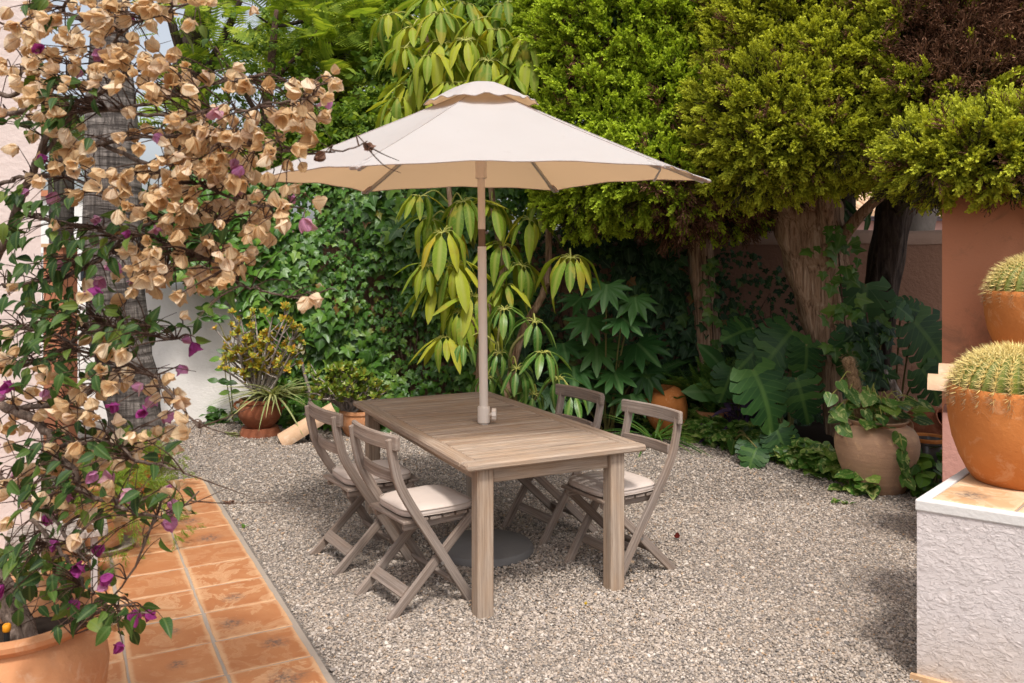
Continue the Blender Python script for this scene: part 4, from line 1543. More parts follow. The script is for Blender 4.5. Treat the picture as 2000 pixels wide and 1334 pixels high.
# ------------------------------------------------------------------ pots
def pot_profile(rb, rm, rt, h, zm=0.6, th=0.022, rim=0.012, rimh=0.05, soil=0.06):
    out = [(0, 0), (rb * 0.97, 0), (rb, 0.006)]
    for k in range(1, 13):
        t = k / 12
        if t < zm: r = rb + (rm - rb) * math.sin(t / zm * math.pi / 2)
        else: r = rt + (rm - rt) * math.cos((t - zm) / (1 - zm) * math.pi / 2)
        out.append((r, 0.006 + (h - rimh - 0.006) * t))
    out += [(rt + rim, h - rimh + 0.008), (rt + rim, h - 0.012), (rt + rim * 0.6, h), (rt - th * 0.5, h + 0.001), (rt - th, h - 0.010), (rt - th, h - soil), (0, h - soil)]
    return out


def pot(name, label, loc, prof, mat, n=56, wob=0.006, soil=None, cat='pot', rot=None, sd=1):
    t = thing(name, label, cat, loc)
    if rot: t.rotation_euler = rot
    mb = MB()
    mb.lathe(prof[:-1], n, wob=wob, sd=sd)
    mb.build('body', mat, t, auto=45)
    if soil:
        mb = MB()
        r, z = prof[-2]
        mb.lathe([(0, z + 0.012), (r * 0.5, z + 0.010), (r * 1.0, z)], 24)
        mb.build('soil', M_SOIL, t, smooth=True)
    return t


def cactus(name, label, loc, r, h, mat_g, nr=27, sd=0):
    t = thing(name, label, 'cactus', loc)
    rnd = random.Random(sd)
    V, Fc = [], []
    na, nz = nr * 6, 26
    def P(w, u, extra=0.0):
        # u: 0 equator-ish base to 1 crown
        ph = u * math.pi / 2 * 1.25 - 0.25 * math.pi / 2
        rib = 0.5 + 0.5 * math.cos(nr * w)
        amp = 0.13 * math.cos(ph) ** 0.5 if ph < math.pi / 2 - .01 else 0
        rr = r * math.cos(ph) ** 0.85 * (1 - amp * (1 - rib)) + extra * math.cos(ph)
        z = h * (0.22 + 0.78 * math.sin(ph)) if ph > 0 else h * (0.22 + 0.22 * ph / (0.25 * math.pi / 2))
        if u > 0.9: z -= (u - 0.9) * 0.22 * h
        return Vector((rr * math.cos(w), rr * math.sin(w), z + extra * math.sin(ph)))
    for i in range(nz + 1):
        u = min(i / nz, 0.999)
        for k in range(na): V.append(P(2 * math.pi * k / na, u))
    for i in range(nz):
        for k in range(na): Fc.append((i * na + k, i * na + (k + 1) % na, (i + 1) * na + (k + 1) % na, (i + 1) * na + k))
    mb = MB(); mb.add(V, Fc)
    mb.build('body', mat_g, t, smooth=True)
    sV, sF, dV, dF = [], [], [], []
    for k in range(nr):
        w = 2 * math.pi * k / nr
        for q in range(17):
            u = 0.05 + 0.93 * (q + rnd.random() * 0.3) / 17
            p = P(w, u, 0.002)
            nrm = (P(w, u, 0.05) - p).normalized()
            tan = Vector((-math.sin(w), math.cos(w), 0))
            up = nrm.cross(tan)
            for s_ in range(13):
                a = 2 * math.pi * s_ / 13 + rnd.uniform(-.25, .25)
                op = rnd.uniform(0.7, 1.35) if s_ < 8 else rnd.uniform(0.1, 0.6)
                d = nrm * math.cos(op) + (tan * math.cos(a) + up * math.sin(a) * 1.1) * math.sin(op)
                L = rnd.uniform(.032, .050) * (1.15 if s_ >= 8 else 1.0) * (r / .27)
                b = d.cross(nrm + Vector((.01, .02, .03))).normalized() * 0.0019
                e = d.cross(b).normalized() * 0.0019
                old = u < 0.25 + rnd.uniform(-.1, .12)
                VV, FF = (dV, dF) if old else (sV, sF)
                o_ = len(VV)
                q2 = p + d * L - Vector((0, 0, 0.004))
                VV.extend([p + b, p - b * 0.5 + e, p - b * 0.5 - e, q2])
                FF.extend([(o_, o_ + 1, o_ + 3), (o_ + 1, o_ + 2, o_ + 3), (o_ + 2, o_, o_ + 3)])
    for nm, VV, FF, mt in (('spines', sV, sF, M_SPINE), ('old_spines', dV, dF, M_SPINED)):
        mb = MB(); mb.add(VV, FF)
        setp(mb.build(nm, mt, t), kind='stuff')
    mb = MB()
    mb.lathe([(r * 0.30, h * 0.965), (r * 0.22, h * 0.995), (r * 0.10, h * 0.985), (0, h * 0.97)], 24)
    mb.build('crown', M_WOOL, t, smooth=True)
    return t


M_SPINE = plain('yellow_spines', (0.78, 0.62, 0.24), 0.5, 0.4, var=0.15)
M_SPINED = plain('old_brown_spines', (0.33, 0.21, 0.10), 0.6, 0.3, var=0.2)
M_WOOL = plain('cactus_wool', (0.70, 0.62, 0.34), 0.9, 0.2, 120.0)
M_CACT = plain('cactus_green', (0.16, 0.185, 0.03), 0.55, 0.3, 30.0, var=0.2)

pc = at(1992, 960, 3.60)
pc.z = zt + 0.001
prof = [(0, 0), (.172, 0), (.182, .006), (.206, .04), (.235, .10), (.262, .18), (.276, .26), (.281, .32), (.280, .375), (.276, .402), (.268, .41), (.256, .408), (.250, .395), (.248, .33), (0, .33)]
pot('cactus_pot', 'big orange terracotta pot on the white plinth', pc, prof, M_POT, 72, 0.004, True)
cactus('barrel_cactus', 'spiny round barrel cactus in the pot on the white plinth', (pc.x, pc.y, pc.z + .33), 0.262, 0.235, M_CACT, 28, 3)
pc2 = at(2040, 700, 4.80)
pc2.z = 1.10
pot('cactus_pot', 'orange terracotta pot on the low pink wall, behind the front cactus', pc2, [(r * 1.10, z * 1.0) for r, z in prof], M_POT, 72, 0.004, True, sd=4)
cactus('barrel_cactus', 'barrel cactus in the upper pot against the salmon wall', (pc2.x, pc2.y, pc2.z + .33), 0.285, 0.27, M_CACT, 26, 8)

# big ribbed urn with pothos
uc = gnd(1712, 955)
uprof = [(0, 0), (.185, 0), (.195, .012), (.225, .09), (.262, .19), (.288, .29), (.292, .35), (.280, .41), (.25, .455), (.215, .475), (.198, .486), (.204, .497), (.217, .506), (.219, .516), (.210, .521), (.196, .515), (.188, .49), (.19, .45), (0, .45)]
urn = pot('ribbed_urn', 'large grey brown ribbed clay urn with two handles at the bed edge', (uc.x, uc.y, 0), uprof, M_URN, 64, 0.005, True, 'urn')
for a in (R(12), R(192)):
    mb = MB()
    d = Vector((math.cos(a), math.sin(a), 0))
    mb.tube(catmull([d * .212 + Vector((0, 0, .49)), d * .262 + Vector((0, 0, .495)), d * .292 + Vector((0, 0, .455)), d * .286 + Vector((0, 0, .40))], 5), [.016] * 16, 10)
    mb.build('handle', M_URN, urn, smooth=True)

# orange jar lying among the ferns, fern pot, dark jars, glazed pot
oc = at(1312, 790, 8.05)
pot('orange_jar', 'bulging orange clay jar half hidden behind the folding chair and ferns', (oc.x, oc.y, 0.02), [(0, 0), (.10, 0), (.12, .02), (.17, .12), (.205, .24), (.205, .33), (.175, .41), (.13, .455), (.10, .465), (.09, .455), (.09, .40), (0, .40)], M_POT, 48, 0.006, False, 'jar', (R(8), R(-14), 0))
fc = at(1390, 830, 8.05)
pot('fern_pot', 'rimmed terracotta flowerpot with sword fern beside the juniper trunk', (fc.x, fc.y, 0), pot_profile(.095, .135, .142, .24, 0.95, .016, .014, .055), M_POTPALE, 40, 0.004, True)
dc = at(1788, 800, 7.0)
pot('dark_jar', 'dark brown clay jar lying in shade behind the ribbed urn', (dc.x - .06, dc.y, 0.20), [(0, 0), (.10, 0), (.17, .10), (.19, .22), (.15, .33), (.09, .38), (.10, .41), (.085, .41), (.07, .38), (0, .38)], M_POTRED, 40, 0.006, False, 'jar', (R(58), R(10), R(20)))
gc = at(1812, 880, 6.35)
pot('glazed_pot', 'small dark glazed pot with orange rim between urn and pink wall', (gc.x, gc.y, 0), pot_profile(.11, .155, .135, .335, 0.6, .02, .012, .04), M_GLAZED, 40, 0.004, True)
mb = MB(); mb.lathe([(.149, .318), (.151, .335), (.14, .345), (.118, .342), (.114, .325)], 40)
o = mb.build('rim', M_POT, bpy.data.objects['glazed_pot'], smooth=True)

# pots at the back left
sc_ = gnd(508, 850)
sprof = pot_profile(.125, .205, .185, .27, 0.62, .02, .014, .04)
spot = pot('succulent_pot', 'red brown handled clay pot with leggy succulent by the white wall', (sc_.x, sc_.y, 0.085), sprof, M_POTRED, 48, 0.005, True)
for a in (R(5), R(185)):
    mb = MB()
    d = Vector((math.cos(a), math.sin(a), 0))
    mb.tube(catmull([d * .19 + Vector((0, 0, .235)), d * .225 + Vector((0, 0, .235)), d * .24 + Vector((0, 0, .20)), d * .205 + Vector((0, 0, .165))], 5), [.013] * 16, 8)
    mb.build('handle', M_POTRED, spot, smooth=True)
st = thing('pot_stand', 'shallow clay bowl turned down as stand under the succulent pot', 'pot stand', (sc_.x, sc_.y, 0))
mb = MB(); mb.lathe([(0, 0.0), (.20, 0), (.195, .012), (.175, .07), (.168, .083), (0, .083)], 40); mb.build('body', M_POTRED, st, auto=40)
jc = at(703, 835, 8.05)
pot('jade_pot', 'terracotta pot with green jade bush behind the table corner', (jc.x, jc.y, 0), pot_profile(.13, .19, .185, .25, 0.75, .018, .012, .04), M_POTPALE, 40, 0.005, True)

# leaning roof tile on a little black stand
a0, a1 = gnd(548, 868), at(652, 800, 7.75)
dirv = (a1 - Vector((a0.x, a0.y, 0.02)))
t = thing('leaning_roof_tile', 'pale curved clay roof tile leaning on a black stake on the gravel', 'roof tile', (a0.x, a0.y, 0.0))
mb = MB()
yv = dirv.normalized()
zv = Vector((-0.2, -0.72, 0.66))
xv = yv.cross(zv).normalized()
zv = xv.cross(yv)
V, Fc = [], []
L_ = dirv.length
for i in range(2):
    for (rr) in (0.10, 0.086):
        for q in range(11):
            w = math.pi * (0.1 + 0.8 * q / 10)
            V.append(yv * (L_ * i) + xv * (rr * math.cos(w)) * (1 - .12 * i) + zv * (rr * math.sin(w) * 0.95 - 0.05) + Vector((0, 0, 0.035)))
for q in range(10):
    Fc += [(q, q + 1, 22 + q + 1, 22 + q), (11 + q + 1, 11 + q, 33 + q, 33 + q + 1), (q + 1, q, 11 + q, 11 + q + 1), (22 + q, 22 + q + 1, 33 + q + 1, 33 + q)]
Fc += [(0, 22, 33, 11), (10, 21, 43, 32)]
mb.add(V, Fc)
mb.build('tile_body', M_ROOFTILE, t, auto=40)
sp = gnd(598, 862)
t = thing('black_stake', 'short black stake propping up the roof tile', 'stake', (sp.x, sp.y + 0.05, 0))
mb = MB(); mb.box((0, 0, 0.075), (0.035, 0.03, 0.17)); mb.box((0, 0, 0.165), (0.09, 0.045, 0.012)); mb.build('stake_body', M_BLACK, t)
# stick leaning in front of the ivy
mb = MB()
b0, b1 = at(597, 812, 8.25), at(588, 700, 8.35)
mb.tube(catmull([b0, at(606, 775, 8.28), at(596, 735, 8.3), b1], 4), [.022, .02, .018, .017] + [.016] * 9, 8)
setp(mb.build('dry_stick', M_DRIFT, None, smooth=True), 'grey curved bare stick standing in front of the ivy', 'stick')

# bougainvillea pot
BP = Vector((-1.60, 2.70, 0.034))
bprof = [(0, 0), (.15, 0), (.165, .012), (.22, .10), (.258, .22), (.268, .32), (.255, .40), (.225, .44), (.214, .452), (.222, .462), (.240, .476), (.242, .492), (.230, .502), (.205, .50), (.198, .48), (.20, .41), (0, .41)]
bpot = pot('bougainvillea_pot', 'big rounded terracotta pot on the tiled path holding the bougainvillea', BP, bprof, M_POTPALE, 64, 0.005, True)
t = thing('dripper_stake', 'black irrigation dripper with orange cap in the bougainvillea pot', 'dripper', (BP.x + .03, BP.y - .11, BP.z + .41))
mb = MB(); mb.tube([(0, 0, 0), (0, 0, .085)], 0.0085, 12); mb.build('stake', M_BLACK, t, auto=40)
mb = MB(); mb.lathe([(.0095, .085), (.012, .088), (.012, .104), (.0095, .108), (0, .108)], 14); mb.build('cap', M_ORANGE, t, auto=40)
t = thing('pot_stone', 'flat pale stone on the soil of the bougainvillea pot', 'stone', (BP.x + .10, BP.y - .085, BP.z + .425))
mb = MB(); mb.lathe([(0, -.02), (.04, -.018), (.058, 0), (.05, .016), (.02, .022), (0, .022)], 9, wob=0.12); mb.build('stone_body', M_DRIFT, t)

# pots of asparagus fern by the house wall
ap = Vector((-2.33, 4.76, 0.034))
pot('asparagus_pot', 'tall straight terracotta pot with asparagus fern on the tiled path', (ap.x, ap.y, ap.z + 0.03), pot_profile(.095, .125, .145, .37, 0.98, .016, .008, .03), M_POTPALE, 40, 0.004, True)
t = thing('pot_saucer', 'grey saucer under the tall asparagus fern pot', 'saucer', ap)
mb = MB(); mb.lathe([(0, 0), (.14, 0), (.165, .03), (.158, .034), (.135, .010), (0, .010)], 40); mb.build('dish', M_MORTAR, t, auto=40)
ap2 = Vector((-2.72, 5.85, 0.034))
pot('asparagus_pot', 'wide orange terracotta pot behind the tall asparagus fern pot', (ap2.x, ap2.y, ap2.z), pot_profile(.14, .20, .225, .30, 0.95, .018, .012, .05), M_POT, 40, 0.004, True)
t = thing('slab_bench', 'small grey stone slab bench behind the bougainvillea pot', 'bench', (-2.26, 4.15, 0.034), R(28))
mb = MB(); mb.board([(-.22, 0, .30), (.22, 0, .30)], 0.26, 0.035, (0, 0, 1), .004); mb.build('slab', M_DRIFT, t)
for x in (-.16, .16):
    mb = MB(); mb.board([(x, 0, 0), (x, 0, .282)], 0.16, 0.03, (1, 0, 0), .003); mb.build('leg', M_GREYMETAL, t)


# ------------------------------------------------------------------ plants: helpers
def stems(name, mat, base, parent, lines, n=6, kind=None, smooth=True):
    """lines: list of (points, r0, r1); all in one part"""
    mb = MB()
    for pts, r0, r1 in lines:
        k = len(pts)
        mb.tube(pts, [r0 + (r1 - r0) * i / max(k - 1, 1) for i in range(k)], n, False)
    o = mb.build(name, mat, parent, smooth=smooth, base=base)
    if kind: o['kind'] = kind
    return o


def trunk_mesh(name, mat, parent, base, pts, radii, n=26, flute=0.10, sd=0, lob=5):
    """a fluted, slightly knotty trunk"""
    P = catmull(pts, 8)
    rad = np.interp(np.linspace(0, 1, len(P)), np.linspace(0, 1, len(radii)), radii)
    mb = MB()
    V, Fc = [], []
    rr = random.Random(sd)
    ph = [rr.uniform(0, 6.28) for _ in range(4)]
    for i, p in enumerate(P):
        for k in range(n):
            w = 2 * math.pi * k / n
            f = 1 + flute * (math.sin(lob * w + ph[0] + i * 0.05) * 0.6 + math.sin((lob * 2 + 1) * w + ph[1] - i * 0.08) * 0.4) + 0.05 * math.sin(i * 0.9 + 2 * w + ph[2])
            V.append(p + Vector((math.cos(w), math.sin(w), 0)) * rad[i] * f)
    for i in range(len(P) - 1):
        for k in range(n): Fc.append((i * n + k, i * n + (k + 1) % n, (i + 1) * n + (k + 1) % n, (i + 1) * n + k))
    Fc.append(tuple(range((len(P) - 1) * n, len(P) * n)))
    mb.add(V, Fc)
    return mb.build(name, mat, parent, smooth=True, base=base)


# ------------------------------------------------------------------ palm at the left
pb = gnd(268, 862)
t = thing('palm_tree', 'grey ringed palm trunk rising in front of the white wall', 'palm', (pb.x, pb.y, 0))
trunk_mesh('trunk', M_PALM, t, (pb.x, pb.y, 0), [Vector((pb.x, pb.y, -.03)), Vector((pb.x, pb.y, .12)), at(247, 720, pb.y), at(228, 600, pb.y), at(220, 300, pb.y), at(214, 0, pb.y), at(212, -760, pb.y)],
           [.27, .235, .255, .265, .24, .16, .13], 40, 0.012, 2, 7)
n = 90
ang = rng.uniform(0, 6.28, n)
pp = np.stack([pb.x + np.cos(ang) * .245, pb.y + np.sin(ang) * .245, rng.uniform(.0, .16, n)], 1)
M = frames(pp, np.stack([np.cos(ang), np.sin(ang), rng.uniform(-1.4, -.2, n)], 1), rvec(n), rng.uniform(.08, .16, n))
setp(merged('root_fibres', T_STRAP, M, rng.integers(0, 3, n), M_TWIG, t, (pb.x, pb.y, 0)), kind='stuff')
top = at(212, -760, pb.y)
n = 34
ang = rng.uniform(0, 6.28, n)
dd = np.stack([np.cos(ang), np.sin(ang), rng.uniform(-.2, 1.2, n)], 1)
scatter('frond', T_PALMF, frames(np.repeat([list(top)], n, 0), dd, np.repeat([[0, 0, 1.0]], n, 0) + rvec(n, .1), rng.uniform(1.2, 1.7, n)), M_PALMLEAF, t, (pb.x, pb.y, 0), 34)


# ------------------------------------------------------------------ ivy
def ivy(name, label, x0, x1, zfun, yfun, dens, mat, lim, size=(.10, .17), hang=0, twig=True, bulge=.35, group=None, zmin=None):
    base = Vector(((x0 + x1) / 2, yfun((x0 + x1) / 2), 0))
    t = thing(name, label, 'ivy', base, 0, group)
    zmax = max(zfun(x) for x in np.linspace(x0, x1, 40))
    n = int((x1 - x0) * zmax * dens)
    X = rng.uniform(x0, x1, n)
    Z = rng.uniform(0.02, zmax, n)
    zt_ = np.array([zfun(x) for x in X])
    k = Z < zt_ * (1 - 0.04 * rng.random(n))
    if zmin: k &= Z > np.array([zmin(x) for x in X])
    X, Z, zt_ = X[k], Z[k], zt_[k]
    n = len(X)
    lump = (np.sin(X * 2.3 + 1) * np.sin(Z * 2.9 + X) + np.sin(X * 5.1 + Z * 3.7) * .5 + np.sin(X * 8.3 - Z * 7.1) * .35) * .28
    layer = rng.random(n)
    Y = np.array([yfun(x) for x in X]) - bulge * np.maximum(0.55 + lump, .08) * np.clip((zt_ - Z) / .5 + .3, .2, 1) - layer * .16
    d = np.stack([rng.normal(0, .55, n), rng.normal(-.35, .25, n), -1 + rng.normal(0, .35, n)], 1)
    z = np.stack([rng.normal(0, .45, n), np.full(n, -1.0), rng.normal(.55, .35, n)], 1)
    s = rng.uniform(size[0], size[1], n) * (0.8 + .35 * np.sin(X * 3.1 + Z * 2.2))
    s[rng.random(n) < .12] *= 0.55
    M = frames(np.stack([X, Y, Z], 1), d, z, s)
    scatter('leaf', T_IVY, M, mat, t, base, lim, score=layer * 3 + s * 10 - lump)
    if twig:
        L = []
        for k in range(int((x1 - x0) * 10)):
            x = rng.uniform(x0, x1)
            q = []
            zz = rng.uniform(.0, .4) + (zmin(x) if zmin else 0)
            zend = zfun(x) * rng.uniform(.5, .95)
            while zz < zend:
                q.append((x, yfun(x) - bulge * .3 + rng.uniform(-.08, .05), zz))
                x += rng.normal(0, .07)
                zz += .2
            if len(q) > 2: L.append((q, .012, .004))
        stems('stem', M_TWIG, base, t, L, 4, 'stuff')
    return t


def fade(a, b):
    return lambda x: a + (b - a) * x
yl = lambda x: 9.25 - 0.077 * (x + 2.6)
zl = lambda x: np.interp(x, [-3.9, -3.6, -3.0, -2.3, -1.5, 0.2], [2.35, 2.45, 2.6, 2.75, 2.9, 2.85])
ivy('ivy', 'dense glossy green ivy behind the table, left of the umbrella tree', -3.9, 0.2, lambda x: float(zl(x)), lambda x: yl(x) - .04 - .75 * float(np.interp(x, [-3.2, -2.3], [1, 0])), 640, M_IVY, 300, size=(.12, .20), zmin=lambda x: float(np.interp(x, [-3.9, -3.1, -2.75, -2.6], [1.50, 1.46, 1.22, 0])))
zr_ = lambda x: np.interp(x, [0.1, 0.8, 1.6, 2.2, 2.9, 3.3], [2.8, 2.5, 2.2, 2.0, 1.55, .9])
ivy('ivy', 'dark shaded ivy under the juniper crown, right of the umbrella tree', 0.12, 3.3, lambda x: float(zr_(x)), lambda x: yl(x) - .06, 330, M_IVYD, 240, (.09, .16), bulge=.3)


# ------------------------------------------------------------------ junipers
def juniper(name, label, tr, lumps, mat, dead=0.0, n_out=2600, size=(.16, .27), limbs=(), bark_=M_JBARK, sd=0, deadfun=None):
    base = Vector((tr[0][0].x, tr[0][0].y, 0))
    t = thing(name, label, 'juniper', base)
    trunk_mesh('trunk', bark_, t, base, tr[0], tr[1], 30, 0.13, sd)
    for pts, r0, r1 in limbs:
        mb = MB()
        q = catmull(pts, 5)
        mb.tube(q, [r0 + (r1 - r0) * i / (len(q) - 1) for i in range(len(q))], 10)
        mb.build('limb', bark_, t, smooth=True, base=base)
    # lumps: ellipsoids (centre, radii); sprays sit on the outside of the union
    C = np.array([list(l[0]) for l in lumps])
    Rr = np.array([l[1] for l in lumps])
    area = np.array([r[0] * r[1] + r[1] * r[2] + r[0] * r[2] for r in Rr])
    P, Nn = [], []
    for shell, cnt in ((1.0, n_out), (0.88, n_out // 2), (0.72, n_out // 3)):
        which = rng.choice(len(C), cnt * 3, p=area / area.sum())
        v = rvec(cnt * 3)
        v /= np.linalg.norm(v, axis=1, keepdims=True)
        rough = 1 + .10 * np.sin(v[:, 0] * 6 + which) * np.sin(v[:, 2] * 7 + v[:, 1] * 5) + rng.normal(0, .035, cnt * 3)
        p = C[which] + v * Rr[which] * (shell * rough)[:, None]
        nn = v / Rr[which]
        nn /= np.linalg.norm(nn, axis=1, keepdims=True)
        # drop points buried inside other lumps
        q = ((p[:, None, :] - C[None]) / Rr[None])
        ins = (np.linalg.norm(q, axis=2) < shell * 0.86).any(1)
        # nothing on the side turned away and low density behind
        back = nn[:, 1] > 0.55
        k = ~ins & ~(back & (rng.random(cnt * 3) < .75)) & (p[:, 2] > 1.75)
        p, nn = p[k][:cnt], nn[k][:cnt]
        P.append((p, nn, shell))
    for p, nn, shell in P:
        n = len(p)
        d = nn * 0.75 + rvec(n, .42) + np.array([0, -.05, .42])
        s = rng.uniform(size[0], size[1], n) * (1 if shell == 1 else 1.1)
        e = eulers(d, rvec(n))
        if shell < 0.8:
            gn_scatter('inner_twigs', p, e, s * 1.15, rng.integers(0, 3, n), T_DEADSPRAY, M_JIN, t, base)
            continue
        dm = np.zeros(n, bool)
        if deadfun is not None: dm = deadfun(p) > rng.random(n)
        dm |= rng.random(n) < dead
        if shell < 0.95: dm |= rng.random(n) < .10
        if (~dm).any(): gn_scatter('crown' if shell == 1 else 'inner_crown', p[~dm], e[~dm], s[~dm], rng.integers(0, 5, (~dm).sum()), T_SPRAY, mat, t, base)
        if dm.any(): gn_scatter('dead_sprays', p[dm], e[dm], s[dm] * 1.1, rng.integers(0, 3, dm.sum()), T_DEADSPRAY, M_JDEAD, t, base)
    return t


def L(px, py, d, rx, ry, rz): return (at(px, py, d), (rx, ry, rz))


d1 = 8.5
juniper('juniper', 'bright green clipped juniper on a straight trunk, right beside the parasol',
        ([at(1396, 800, d1) * 1.0, at(1386, 700, d1), at(1372, 560, d1), at(1366, 430, d1), at(1370, 300, d1)], [.15, .125, .115, .12, .10]),
        [L(1250, 60, 7.9, 1.0, .9, .75), L(1190, 250, 7.9, .72, .8, .75), L(1350, 200, 7.7, .85, .8, .8), L(1290, 335, 7.6, .75, .75, .38), L(1420, 315, 7.6, .6, .7, .34), L(1420, 50, 7.6, .7, .75, .7), L(1160, 385, 7.9, .38, .5, .22), L(1340, -120, 8.9, 1.3, .9, .6), L(1360, 395, 7.9, .7, .5, .2)],
        M_JUNL, .02, 6200, (.22, .35), sd=1,
        limbs=[([at(1366, 470, d1), at(1330, 440, 8.2), at(1270, 400, 8.0)], .05, .02), ([at(1370, 440, d1), at(1410, 420, 8.2), at(1450, 390, 7.9)], .045, .02)],
        deadfun=lambda p: np.where((p[:, 2] < 2.42) & (p[:, 2] > 1.75) & (p[:, 0] > 1.25), .55, .0))
d2 = 7.5
juniper('juniper', 'golden green juniper with the thickest leaning trunk, ivy climbing up it',
        ([at(1662, 850, d2), at(1640, 720, d2), at(1612, 600, d2), at(1590, 500, d2), at(1574, 420, d2), at(1572, 360, d2)], [.20, .20, .235, .275, .30, .24]),
        [L(1560, 60, 6.9, .75, .7, .75), L(1640, 180, 6.6, .62, .62, .62), L(1520, 230, 6.7, .6, .65, .55), L(1600, 285, 6.6, .70, .65, .20), L(1700, 290, 6.5, .5, .6, .19), L(1480, 325, 6.9, .45, .5, .20), L(1720, 60, 6.7, .6, .7, .6), L(1580, -110, 8.0, 1.2, .9, .5)],
        M_JUN, .03, 6200, (.18, .29), sd=4,
        limbs=[([at(1612, 500, 7.3), at(1616, 440, 7.2), at(1612, 370, 7.1)], .075, .06), ([at(1560, 440, 7.4), at(1520, 390, 7.2), at(1470, 370, 7.1)], .06, .03), ([at(1640, 470, 7.4), at(1690, 410, 7.2), at(1760, 350, 7.0)], .06, .035), ([at(1590, 430, 7.3), at(1585, 390, 7.2), at(1580, 340, 7.0)], .06, .05)],
        deadfun=lambda p: np.where((p[:, 0] > 2.75) & (p[:, 2] < 2.9) & (p[:, 2] > 2.5), .6, np.where(p[:, 2] < 2.25, .12, 0.0)))
d3 = 7.9
juniper('juniper', 'partly dead juniper with rusty brown crown over the salmon wall',
        ([at(1704, 760, d3), at(1712, 640, d3), at(1732, 500, d3), at(1748, 400, d3), at(1760, 330, d3)], [.155, .15, .15, .155, .13]),
        [L(1860, 60, 6.2, .75, .7, .65), L(1980, 180, 5.9, .6, .6, .5), L(1850, 210, 6.0, .55, .6, .42), L(1870, 300, 5.9, .50, .55, .17), L(1970, 295, 5.7, .5, .55, .18), L(1780, 300, 6.2, .34, .5, .15), L(2080, 60, 6.1, .8, .8, .7), L(1900, -90, 7.2, 1.2, .9, .4), L(1905, 305, 5.25, .42, .36, .17), L(2010, 300, 5.05, .5, .36, .19), L(1835, 335, 5.6, .28, .3, .12)],
        M_JUN, .05, 6000, (.18, .28), sd=8, bark_=M_DBARK,
        limbs=[([at(1748, 420, d3), at(1790, 300, 7.2), at(1860, 180, 6.5)], .08, .03)],
        deadfun=lambda p: np.clip((p[:, 2] - 2.62) / .25, 0, 1) * np.where(p[:, 0] > 2.75, .93, .2))
# pale ficus trunk beyond the boundary wall
d4 = 11.0
b4 = at(1795, 520, d4)
t = thing('pale_tree_trunk', 'thick smooth pale tree trunk beyond the boundary wall', 'tree', (b4.x, b4.y, 0))
trunk_mesh('trunk', M_SBARK, t, (b4.x, b4.y, 0), [Vector((b4.x - .12, d4, 0)), at(1780, 460, d4), at(1800, 380, d4), at(1815, 300, d4), at(1825, 150, d4)], [.42, .28, .26, .27, .25], 30, .03, 5)
n = 260
pp = np.array([at(1480, 400, 10.6)]) + rng.normal(0, 1, (n, 3)) * [.55, .3, .28]
M = frames(pp, np.stack([rng.normal(0, .6, n), rng.normal(-.2, .4, n), rng.normal(-.8, .4, n)], 1), rvec(n) + [0, -1, 0.3], rng.uniform(.25, .4, n))
bq = at(1480, 400, 10.6)
t2 = thing('narrow_leaved_bush', 'long leaved green bush showing above the boundary wall', 'bush', (bq.x, bq.y, 0))
stems('stem', M_TWIG, (bq.x, bq.y, 0), t2, [([(bq.x, bq.y, 0), (bq.x, bq.y, 1.4), (bq.x + .2, bq.y, 2.4)], .03, .01), ([(bq.x, bq.y, .5), (bq.x - .3, bq.y, 2.3)], .02, .008)])
scatter('leaf', T_LANCE, M, M_IVYD, t2, (bq.x, bq.y, 0), 120)


# ------------------------------------------------------------------ umbrella tree (schefflera)
def schefflera(name, label, base, whorls, stem_lines, mat, lim, mat_stem, nleaf=(8, 11), ll=(.26, .38)):
    t = thing(name, label, 'umbrella tree', base)
    for pts, r0, r1 in stem_lines:
        mb = MB()
        q = catmull(pts, 5)
        mb.tube(q, [r0 + (r1 - r0) * i / (len(q) - 1) for i in range(len(q))], 10)
        mb.build('stem', mat_stem, t, smooth=True, base=base)
    allp = [Vector(p) for pts, _, _ in stem_lines for p in catmull(pts, 5)]
    pos, dr, zz, sc, pet = [], [], [], [], []
    for (px, py, d, sc_, tilt) in whorls:
        c = at(px, py, d)
        # petiole to the nearest stem point below it
        cand = sorted(allp, key=lambda p: (p - c).length + (0.8 if p.z > c.z + .1 else 0))[0]
        mid = (cand + c) / 2 + Vector((0, 0, .10))
        pet.append((catmull([cand, mid, c], 4), .010, .006))
        k = random.randint(*nleaf)
        axis = Vector((tilt[0], tilt[1], 1)).normalized()
        a0 = random.uniform(0, 6.28)
        X = axis.orthogonal().normalized()
        Y = axis.cross(X)
        for j in range(k):
            a = a0 + 2 * math.pi * j / k + random.uniform(-.15, .15)
            rad = X * math.cos(a) + Y * math.sin(a)
            p1 = c + (rad * .085 + Vector((0, 0, .015))) * sc_
            pet.append(([c, c + (rad * .045 + axis * .02) * sc_, p1], .0045, .0035))
            dirn = rad * random.uniform(.75, 1.1) - Vector((0, 0, random.uniform(.15, .95)))
            pos.append(p1)
            dr.append(dirn)
            zz.append(rad * .6 + Vector((0, 0, .55)))
            sc.append(random.uniform(*ll) * sc_ * random.choice([.8, .92, 1, 1, 1.08]))
    M = frames(np.array(pos), np.array(dr), np.array(zz), np.array(sc))
    scatter('leaflet', T_SCHEF, M, mat, t, base, lim)
    stems('petiole', M_PETIOLE, base, t, pet, 5, 'stuff')
    return t


def W_(px, py, d, s=1.0, tx=None, ty=None):
    return (px, py, d, s, (tx if tx is not None else random.uniform(-.3, .3), ty if ty is not None else random.uniform(-.6, -.1)))


